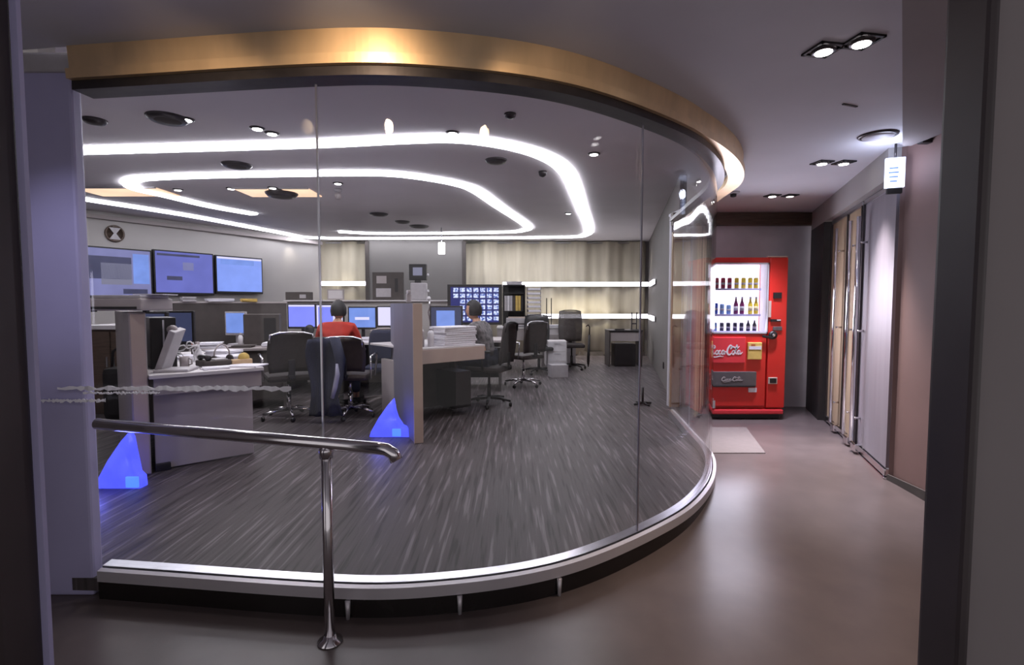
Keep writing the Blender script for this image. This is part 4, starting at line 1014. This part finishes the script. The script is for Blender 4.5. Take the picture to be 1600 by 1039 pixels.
# ------------------------------------------------------------------ people
def skin_mesh(verts, edges, radii, root, voxel, extra=None):
    me = bpy.data.meshes.new('k'); me.from_pydata(verts, edges, [])
    o = bpy.data.objects.new('k', me); COL.objects.link(o)
    md = o.modifiers.new('s', 'SKIN'); md.use_smooth_shade = True
    for i, r in enumerate(radii):
        sv = me.skin_vertices[0].data[i]; sv.radius = (r, r) if not isinstance(r, tuple) else r
        sv.use_root = (i == root)
    s2 = o.modifiers.new('ss', 'SUBSURF'); s2.levels = 1; s2.render_levels = 1
    dg = bpy.context.evaluated_depsgraph_get(); ev = o.evaluated_get(dg)
    me2 = bpy.data.meshes.new_from_object(ev)
    bm = bmesh.new(); bm.from_mesh(me2)
    bpy.data.objects.remove(o); bpy.data.meshes.remove(me2)
    if extra: extra(bm)
    me3 = bpy.data.meshes.new('k2'); bm.to_mesh(me3); bm.free()
    o2 = bpy.data.objects.new('k2', me3); COL.objects.link(o2)
    rm = o2.modifiers.new('r', 'REMESH'); rm.mode = 'VOXEL'; rm.voxel_size = voxel; rm.use_smooth_shade = True
    sm = o2.modifiers.new('sm', 'SMOOTH'); sm.iterations = 2; sm.factor = .5
    dg = bpy.context.evaluated_depsgraph_get(); me4 = bpy.data.meshes.new_from_object(o2.evaluated_get(dg))
    bpy.data.objects.remove(o2)
    return me4
def person(loc, rz, label, shirt, lean=.1, hz=0.0, reach=.42):
    """seated, facing local +y, seat surface at z .50"""
    t = thing('person', label, 'person', loc, rz)
    L = lean
    V = [(0, 0, .60), (0, L*.35, .76), (0, L*.8, .93), (0, L*1.1, 1.05 + hz), (0, L*1.25 + .01, 1.12 + hz)]
    Rr = [.13, .12, .125, .055, .052]
    E = [(0, 1), (1, 2), (2, 3), (3, 4)]
    hand_fingers = []
    for s in (-1, 1):
        b = len(V)
        V += [(s*.17, L*.85, .98), (s*.23, L*.8 + .08, .78), (s*.17, L*.8 + reach*.78, .79), (s*.15, L*.8 + reach*.9, .80)]
        Rr += [.055, .043, .028, (.034, .018)]
        E += [(2, b), (b, b+1), (b+1, b+2), (b+2, b+3)]
        hx, hy, hz_ = V[b+3]
        for f in range(4):
            k = len(V); fx = hx + (f - 1.5)*.021; ln = (.068, .078, .072, .056)[f]
            V += [(fx, hy + .045, hz_ + .004), (fx, hy + .045 + ln*.55, hz_ + .0), (fx, hy + .045 + ln, hz_ - .018)]
            Rr += [.010, .0088, .0078]; E += [(b+3, k), (k, k+1), (k+1, k+2)]
        k = len(V); V += [(hx - s*.034, hy + .012, hz_ - .004), (hx - s*.048, hy + .05, hz_ - .012)]; Rr += [.011, .009]; E += [(b+3, k), (k, k+1)]
        b = len(V)
        V += [(s*.10, .03, .57), (s*.13, .43, .56), (s*.13, .42, .12), (s*.13, .44, .05), (s*.14, .60, .035)]
        Rr += [.085, .06, .042, .04, .034]
        E += [(0, b), (b, b+1), (b+1, b+2), (b+2, b+3), (b+3, b+4)]
    hc = Vector((0, L*1.3 + .03, 1.20 + hz))
    def head(bm):
        tt = bmesh.new(); bmesh.ops.create_uvsphere(tt, u_segments=28, v_segments=20, radius=1)
        for v in tt.verts:
            x, y, z = v.co
            jaw = 1 - .28*max(0, -z)
            v.co = Vector((x*.076*jaw, y*.095*(jaw if y < 0 else 1) , z*.118))
            if y > .75 and abs(x) < .25 and -.30 < z < .10: v.co.y += .016 * (1 - abs(x)/.25)
            if y > .8 and .12 < z < .3 and abs(abs(x) - .35) < .18: v.co.y -= .008
            if y > .8 and abs(z + .5) < .08 and abs(x) < .35: v.co.y += .005
        tt.transform(Matrix.Translation(hc)); me = bpy.data.meshes.new('q'); tt.to_mesh(me); tt.free(); bm.from_mesh(me); bpy.data.meshes.remove(me)
        for s in (-1, 1):
            tt = bmesh.new(); bmesh.ops.create_uvsphere(tt, u_segments=12, v_segments=8, radius=1)
            for v in tt.verts: v.co = Vector((v.co.x*.010, v.co.y*.018, v.co.z*.030))
            tt.transform(Matrix.Translation(hc + Vector((s*.080, -.005, .0)))); me = bpy.data.meshes.new('q'); tt.to_mesh(me); tt.free(); bm.from_mesh(me); bpy.data.meshes.remove(me)
    me = skin_mesh(V, E, Rr, 0, .0075, head); me.materials.clear(); me.materials.append(M['skin'])
    for p_ in me.polygons: p_.use_smooth = True; p_.material_index = 0
    o = bpy.data.objects.new('body', me); COL.objects.link(o); o.parent = t
    # eyes
    for s in (-1, 1):
        MB().lathe([(.004, -.009), (.010, -.004), (.010, .004), (.004, .009)], 12, c=tuple(hc + Vector((s*.028, .083, .018)))).obj('eye', M['black'], t)
    # shirt
    SV = [(0, 0, .58), (0, L*.35, .76), (0, L*.8, .93), (0, L*1.05, 1.055 + hz)]; SR = [.15, .145, (.16, .155), .078]; SE = [(0, 1), (1, 2), (2, 3)]
    for s in (-1, 1):
        b = len(SV); SV += [(s*.18, L*.85, .985), (s*.225, L*.8 + .05, .84), (s*.23, L*.8 + .10, .775)]; SR += [.080, .066, .060]; SE += [(2, b), (b, b+1), (b+1, b+2)]
    me = skin_mesh(SV, SE, SR, 0, .011); me.materials.clear(); me.materials.append(shirt)
    o = bpy.data.objects.new('shirt', me); COL.objects.link(o); o.parent = t
    TV = [(0, -.01, .585)]; TR = [.14]; TE = []
    for s in (-1, 1):
        b = len(TV); TV += [(s*.10, .03, .575), (s*.13, .43, .565), (s*.13, .42, .12)]; TR += [.10, .076, .060]; TE += [(0, b), (b, b+1), (b+1, b+2)]
    me = skin_mesh(TV, TE, TR, 0, .012); me.materials.clear(); me.materials.append(M['jeans'])
    o = bpy.data.objects.new('trousers', me); COL.objects.link(o); o.parent = t
    for s in (-1, 1):
        MB().box(s*.135, .52, .04, .10, .27, .08, bevel=.03).obj('shoe', M['black'], t)
    # hair cap
    tt = bmesh.new(); bmesh.ops.create_uvsphere(tt, u_segments=32, v_segments=24, radius=1)
    bmesh.ops.delete(tt, geom=[v for v in tt.verts if (v.co.y > .35 and v.co.z < .42) or v.co.z < -.55], context='VERTS')
    for v in tt.verts:
        x, y, z = v.co; k = 1 + .035*math.sin(x*17 + y*9)*math.cos(z*13)
        v.co = Vector((x*.094*k, (y*.112 - .006)*k, z*.134*k)) + hc
    mbh = MB(); mbh.merge(tt); h = mbh.obj('hair', M['hair'], t)
    sd = h.modifiers.new('so', 'SOLIDIFY'); sd.thickness = .012; sd.offset = -1
    for p_ in h.data.polygons: p_.use_smooth = True
    return t
p1 = G(526, 618, 0)
person((PX(523, 6.15), 6.15, 0), .05, 'dark-haired person in a red shirt seated at the lit monitors', M['redshirt'], lean=.10, hz=.0, reach=.45)
chair((PX(523, 6.15), 6.12, 0), PI, M['navy'], M['black'], 'chair hidden under the person in red', arms='none', bh=.34)
person((PX(760, 6.4), 6.45, 0), PI/2 - .35, 'person in a grey plaid shirt with dark hair seated before the thumbnail screen', M['plaid'], lean=.12, hz=.0, reach=.36)

# ------------------------------------------------------------------ vending machine
VX0, VX1, VY = PX(1102, 5.62), PX(1230.5, 5.62), 5.62
VW = VX1 - VX0; VH = PZ(402, VY); VD = .66
t = thing('vending_machine', 'tall red drinks vending machine with a brightly lit window at the corridor end', 'vending machine', (VX0, VY, 0))
vm = t
fx = lambda u: u * VW
fzv = lambda v: VH * (1 - v)
wu0, wu1, wv0, wv1 = -.005, .765, .033, .466
# body as shell around the window cavity
b = MB()
zt0, zt1 = fzv(wv1), fzv(wv0)
b.box(VW/2, VD/2 + .03, (zt0 + .05)/2, VW, VD - .06, zt0 - .05)           # lower body
b.box(VW/2, VD/2 + .03, (zt1 + VH)/2, VW, VD - .06, VH - zt1)             # top
b.box((fx(wu1) + VW)/2, VD/2 + .03, (zt0+zt1)/2, VW - fx(wu1), VD - .06, zt1 - zt0)
b.box(.012, VD/2 + .03, (zt0+zt1)/2, .024, VD - .06, zt1 - zt0)
b.box(VW/2, VD - .12, (zt0+zt1)/2, VW, .2, zt1 - zt0)
b.obj('body', M['red'], t)
MB().box(VW/2, .035, (zt1+VH)/2, VW, .05, VH - zt1, bevel=.008).box((fx(wu1)+VW)/2 + .006, .03, (VH + .12)/2, VW - fx(wu1) - .012, .05, VH - .14, bevel=.012).box(fx(.38), .03, (zt0 + .14)/2, fx(.76), .05, zt0 - .15, bevel=.012).obj('door', M['red'], t)
MB().box(VW/2, .028, .085, VW - .02, .06, .055, bevel=.015).obj('kick_bar', M['redpanel'], t)
MB().box(VW/2, .10, .03, VW - .06, .10, .05).obj('plinth', M['black'], t)
for x in (.08, VW - .08): 
    for y in (.12, VD - .1): MB().lathe([(.025, 0), (.025, .035)], 12, c=(x, y, 0)).obj('foot', M['black'], t)
MB().box(fx(.87), .02, VH + .008, fx(.24), .03, .014).obj('top_strip', M['lamwarm'], t)
# window
ZW0, ZW1 = zt0, zt1; XW0, XW1 = fx(wu0) + .01, fx(wu1)
MB().box((XW0+XW1)/2, .185, (ZW0+ZW1)/2, XW1-XW0 - .03, .01, ZW1-ZW0 - .02).obj('light_panel', VEND, t)
for nm, (cx, cz, sx, sz) in (('side_liner', (XW1 - .004, (ZW0+ZW1)/2, .006, ZW1-ZW0)), ('side_liner', (.028, (ZW0+ZW1)/2, .006, ZW1-ZW0)), ('top_liner', ((XW0+XW1)/2, ZW1 - .004, XW1-XW0-.03, .006)), ('floor_liner', ((XW0+XW1)/2, ZW0 + .004, XW1-XW0-.03, .006))):
    MB().box(cx, .10, cz, sx, .16, sz).obj(nm, M['white'], t)
fr = MB()
for (cx, cz, sx, sz) in (((XW0+XW1)/2, ZW1 - .008, XW1-XW0, .016), ((XW0+XW1)/2, ZW0 + .008, XW1-XW0, .016), (XW0+.006, (ZW0+ZW1)/2, .012, ZW1-ZW0), (XW1-.006, (ZW0+ZW1)/2, .012, ZW1-ZW0)):
    fr.box(cx, .012, cz, sx, .03, sz)
fr.obj('window_frame', M['offwhite'], t)
MB().box((XW0+XW1)/2, .006, (ZW0+ZW1)/2, XW1-XW0-.02, .005, ZW1-ZW0-.03).obj('window_glass', GLASS, t)
rows = [fzv(.188), fzv(.347), fzv(.452)]
for z in rows:
    sh = MB().box((XW0+XW1)/2 - .02, .10, z - .008, XW1-XW0 - .10, .14, .016).obj('shelf', M['bluegrey'], t)
    MB().box((XW0+XW1)/2 - .02, .025, z - .012, XW1-XW0 - .10, .008, .020).obj('price_rail', M['bluegrey'], sh)
# logo panel with script lettering
lx0, lx1, lz0, lz1 = fx(.03), fx(.50), fzv(.648), fzv(.487)
MB().box((lx0+lx1)/2, -.002, (lz0+lz1)/2, lx1-lx0, .02, lz1-lz0, bevel=.008).obj('logo_panel', M['redpanel'], t)
STRK = [
 ([(1.75, 2.0), (1.6, 2.55), (1.1, 2.6), (.5, 2.0), (.2, 1.2), (.35, .5), (.9, .25), (1.5, .55), (1.8, .95)], (.10, .34)),
 ([(1.75, 2.0), (1.35, 2.15), (1.45, 1.75)], (.10, .2)),
 ([(.5, .35), (.9, -.25), (2.0, -.35), (3.2, -.1), (3.9, -.25), (4.3, -.1)], (.06, .22)),
 ([(2.2, 1.35), (1.85, .95), (1.95, .45), (2.35, .4), (2.65, .9), (2.5, 1.35), (2.2, 1.35)], (.12, .26)),
 ([(3.4, 1.2), (3.15, 1.4), (2.85, 1.0), (2.9, .5), (3.3, .4), (3.65, .8)], (.10, .26)),
 ([(4.4, 1.25), (4.1, 1.4), (3.75, 1.0), (3.8, .5), (4.1, .4), (4.4, .9)], (.12, .26)),
 ([(4.5, 1.4), (4.4, .8), (4.5, .45), (4.8, .6)], (.12, .24)),
 ([(4.75, .95), (5.25, 1.1)], (.18, .22)),
 ([(6.7, 1.9), (6.75, 2.45), (6.3, 2.7), (5.7, 2.1), (5.35, 1.2), (5.5, .5), (6.05, .25), (6.6, .6), (6.85, 1.0)], (.10, .36)),
 ([(6.7, 1.9), (6.3, 1.7), (6.6, 2.15), (7.3, 2.3), (8.0, 1.95), (8.6, 2.1), (9.0, 2.5)], (.08, .26)),
 ([(7.15, 1.35), (6.85, .95), (6.95, .45), (7.3, .4), (7.6, .9), (7.45, 1.35), (7.15, 1.35)], (.12, .26)),
 ([(7.75, .7), (8.1, 1.6), (8.35, 2.5), (8.2, 2.75), (8.0, 2.0), (7.95, .8), (8.1, .42), (8.4, .6)], (.10, .24)),
 ([(9.15, 1.25), (8.85, 1.4), (8.5, 1.0), (8.55, .5), (8.85, .4), (9.15, .9)], (.12, .26)),
 ([(9.25, 1.4), (9.15, .8), (9.25, .45), (9.6, .6), (10.0, .95)], (.08, .24)),
]
def lettering(cx, cz, width, y, m, parent, name, hs=1.0):
    k = width / 10.0; mb = MB()
    for pts, (w0, w1) in STRK:
        C_ = catmull([(p[0], 0, p[1]) for p in pts], 6); n = len(C_); vs = []; fs = []
        for i, p in enumerate(C_):
            d = (C_[min(i+1, n-1)] - C_[max(i-1, 0)]).normalized(); nn = Vector((-d.z, 0, d.x))
            ww = (w0 + (w1 - w0) * math.sin(PI * i / (n - 1))) / 2 * 1.35
            for s, yy in ((-1, 0), (1, 0), (1, .004), (-1, .004)):
                q = p + nn * ww * s; vs.append(((q.x - 5) * k + cx, y + yy, (q.z - 1.2) * k * hs + cz))
        for i in range(n-1):
            a = 4*i
            for q in range(4): fs.append((a+q, a+(q+1) % 4, a+4+(q+1) % 4, a+4+q))
        fs += [(0, 1, 2, 3), (4*n-1, 4*n-2, 4*n-3, 4*n-4)]
        mb._add(vs, fs)
    return mb.obj(name, m, parent)
lettering((lx0+lx1)/2 - .005, (lz0+lz1)/2 - .01, (lx1-lx0)*.86, -.0165, M['white'], t, 'script_lettering', 1.15)
# tan note holder
yb = MB().box(fx(.61), .0, (fzv(.52)+fzv(.625))/2, fx(.17), .04, fzv(.52)-fzv(.625), bevel=.006).obj('leaflet_box', M['yellow'], t)
MB().box(fx(.61), -.022, fzv(.553), fx(.15), .004, .035).obj('card', M['paper'], yb)
MB().box(fx(.585), -.022, fzv(.535), fx(.05), .005, .02).obj('stamp', M['orange'], yb)
# flap
fl = MB().box(fx(.335), .0, (fzv(.70)+fzv(.795))/2, fx(.61), .03, fzv(.70)-fzv(.795), bevel=.008).obj('dispensing_flap', M['greyflap'], t)
MB().box(fx(.335), -.012, fzv(.79), fx(.58), .02, .02, bevel=.006).obj('flap_lip', M['black'], fl)
lettering(fx(.34), (fzv(.70)+fzv(.795))/2 + .0, fx(.26), -.0185, M['lam'], fl, 'flap_lettering', .8)
MB().box(fx(.60), -.0, fzv(.815), fx(.10), .012, .05).obj('sticker', M['paper'], t)
MB().box(fx(.09), -.0, fzv(.905), fx(.11), .012, .085).obj('lower_sticker', M['lam'], t); MB().box(fx(.08), -.0, fzv(.872), fx(.09), .012, .015).obj('lower_strip', M['lam'], t)
# right column
MB().box(fx(.875), -.0, fzv(.232), fx(.10), .014, .065).obj('display', M['black'], t)
MB().box(fx(.785), -.0, fzv(.315), fx(.03), .014, .18).obj('label_strip', M['lamwarm'], t)
MB().box(fx(.86), .0, fzv(.385), fx(.12), .014, .028).obj('bill_slot', M['black'], t); MB().box(fx(.895), -.009, fzv(.383), fx(.045), .006, .012).obj('slot_light', M['white'], t)
MB().box(fx(.885), -.0, fzv(.435), fx(.11), .016, .045, bevel=.006).obj('button_plate', M['greyflap'], t)
lk = MB().lathe([(.045, 0), (.045, .02), (.03, .03)], 20, c=(fx(.83), .005, fzv(.475)), M4=Rx).box(fx(.76), -.02, fzv(.487), .12, .02, .028, bevel=.008, M4=Matrix.Rotation(.2, 4, 'Y')).obj('coin_lever', M['black'], t)
MB().lathe([(.018, .03), (.014, .036)], 14, c=(fx(.83), .005, fzv(.475)), M4=Rx).obj('lock', M['chrome'], lk)
ch = MB().box(fx(.845), -.0, fzv(.757), fx(.11), .016, .075, bevel=.005).obj('coin_return', M['lamwarm'], t)
MB().box(fx(.845), -.009, fzv(.757), fx(.08), .006, .05).obj('cup', M['black'], ch)
lamp('AREA', 'vending_window_lamp', (VX0 + (XW0+XW1)/2, VY - .03, (ZW0+ZW1)/2), 9, (.86, .84, 1), aim=(VX0 + (XW0+XW1)/2, VY - 2, .9), shape='RECTANGLE', size=.6, size_y=.7)
# drinks
DR = dict(red=mat('drink_red', (170, 40, 70), .3, var=.15), yel=mat('drink_yellow', (222, 196, 60), .3, var=.1), blu=mat('drink_blue', (44, 84, 190), .3, var=.15),
          pale=mat('drink_pale_blue', (130, 170, 220), .3, var=.1), pur=mat('drink_purple', (112, 30, 84), .3, var=.15), dk=mat('drink_dark', (36, 34, 70), .3, var=.2), cr=mat('drink_cream', (214, 200, 150), .3, var=.1))
proto = {}
def drink(x, z, key, hh, rr, bottle, label, group):
    k = (key, hh, rr, bottle)
    loc = (VX0 + x, VY + .09, z)
    if k in proto:
        o = copy_tree(proto[k]); o.location = loc; o['label'] = label; o['group'] = group; return
    t = thing('drink_bottle' if bottle else 'drink_can', label, 'bottle' if bottle else 'can', loc, 0, group); proto[k] = t
    if bottle:
        MB().lathe([(rr*.9, 0), (rr, hh*.06), (rr, hh*.55), (rr*.45, hh*.78), (rr*.4, hh*.9)], 16).obj('body', DR[key], t); MB().lathe([(rr*.46, hh*.89), (rr*.46, hh)], 12).obj('cap', M['white'], t)
        MB().lathe([(rr*1.02, hh*.2), (rr*1.02, hh*.45)], 16).obj('wrap_label', DR['cr'] if key in ('yel',) else M['offwhite'], t)
    else:
        MB().lathe([(rr*.85, 0), (rr, hh*.07), (rr, hh*.9), (rr*.85, hh)], 16).obj('body', DR[key], t); MB().lathe([(rr*.8, hh), (rr*.78, hh*1.02)], 14).obj('lid', M['silver'], t)
        MB().lathe([(rr*1.02, hh*.35), (rr*1.02, hh*.55)], 16).obj('wrap_label', M['offwhite'], t)
ux = lambda cx: (cx - 75) / 450 * VW
g1_, g2_, g3_ = 'drinks on the top shelf of the machine', 'drinks on the middle shelf of the machine', 'drinks on the bottom shelf of the machine'
OR = ['first', 'second', 'third', 'fourth', 'fifth', 'sixth', 'seventh', 'eighth', 'ninth']
for i, (cx, key) in enumerate(((101, 'dk'), (124, 'red'), (152, 'red'), (188, 'red'), (224, 'red'), (263, 'yel'), (301, 'yel'), (338, 'yel'), (370, 'yel'))):
    nm = {'dk': 'dark', 'red': 'red', 'yel': 'yellow'}[key]
    drink(ux(cx), rows[0] + .001, key, .115, .024, False, f'{nm} can, {OR[i]} from the left on the top shelf of the machine', g1_)
for i, (cx, key, hh, bt) in enumerate(((101, 'dk', .12, 0), (125, 'blu', .12, 0), (150, 'blu', .12, 0), (185, 'pale', .11, 0), (222, 'pale', .10, 0), (262, 'pur', .19, 1), (296, 'pur', .19, 1), (342, 'yel', .19, 1), (374, 'yel', .19, 1))):
    nm = {'dk': 'dark', 'blu': 'blue', 'pale': 'pale blue', 'pur': 'purple', 'yel': 'yellow'}[key]
    drink(ux(cx), rows[1] + .001, key, hh, .0245, bool(bt), f'{nm} {"bottle" if bt else "can"}, {OR[i]} from the left on the middle shelf of the machine', g2_)
for i, (cx, key, bt) in enumerate(((96, 'pale', 0), (117, 'blu', 1), (148, 'pale', 0), (186, 'dk', 0), (222, 'dk', 0), (260, 'dk', 0), (296, 'dk', 0), (333, 'dk', 1), (368, 'dk', 1))):
    nm = {'dk': 'dark blue', 'blu': 'blue', 'pale': 'pale'}[key]
    drink(ux(cx), rows[2] + .001, key, .12 if bt else .09, .022, bool(bt), f'{nm} {"bottle" if bt else "small can"}, {OR[i]} from the left on the bottom shelf of the machine', g3_)
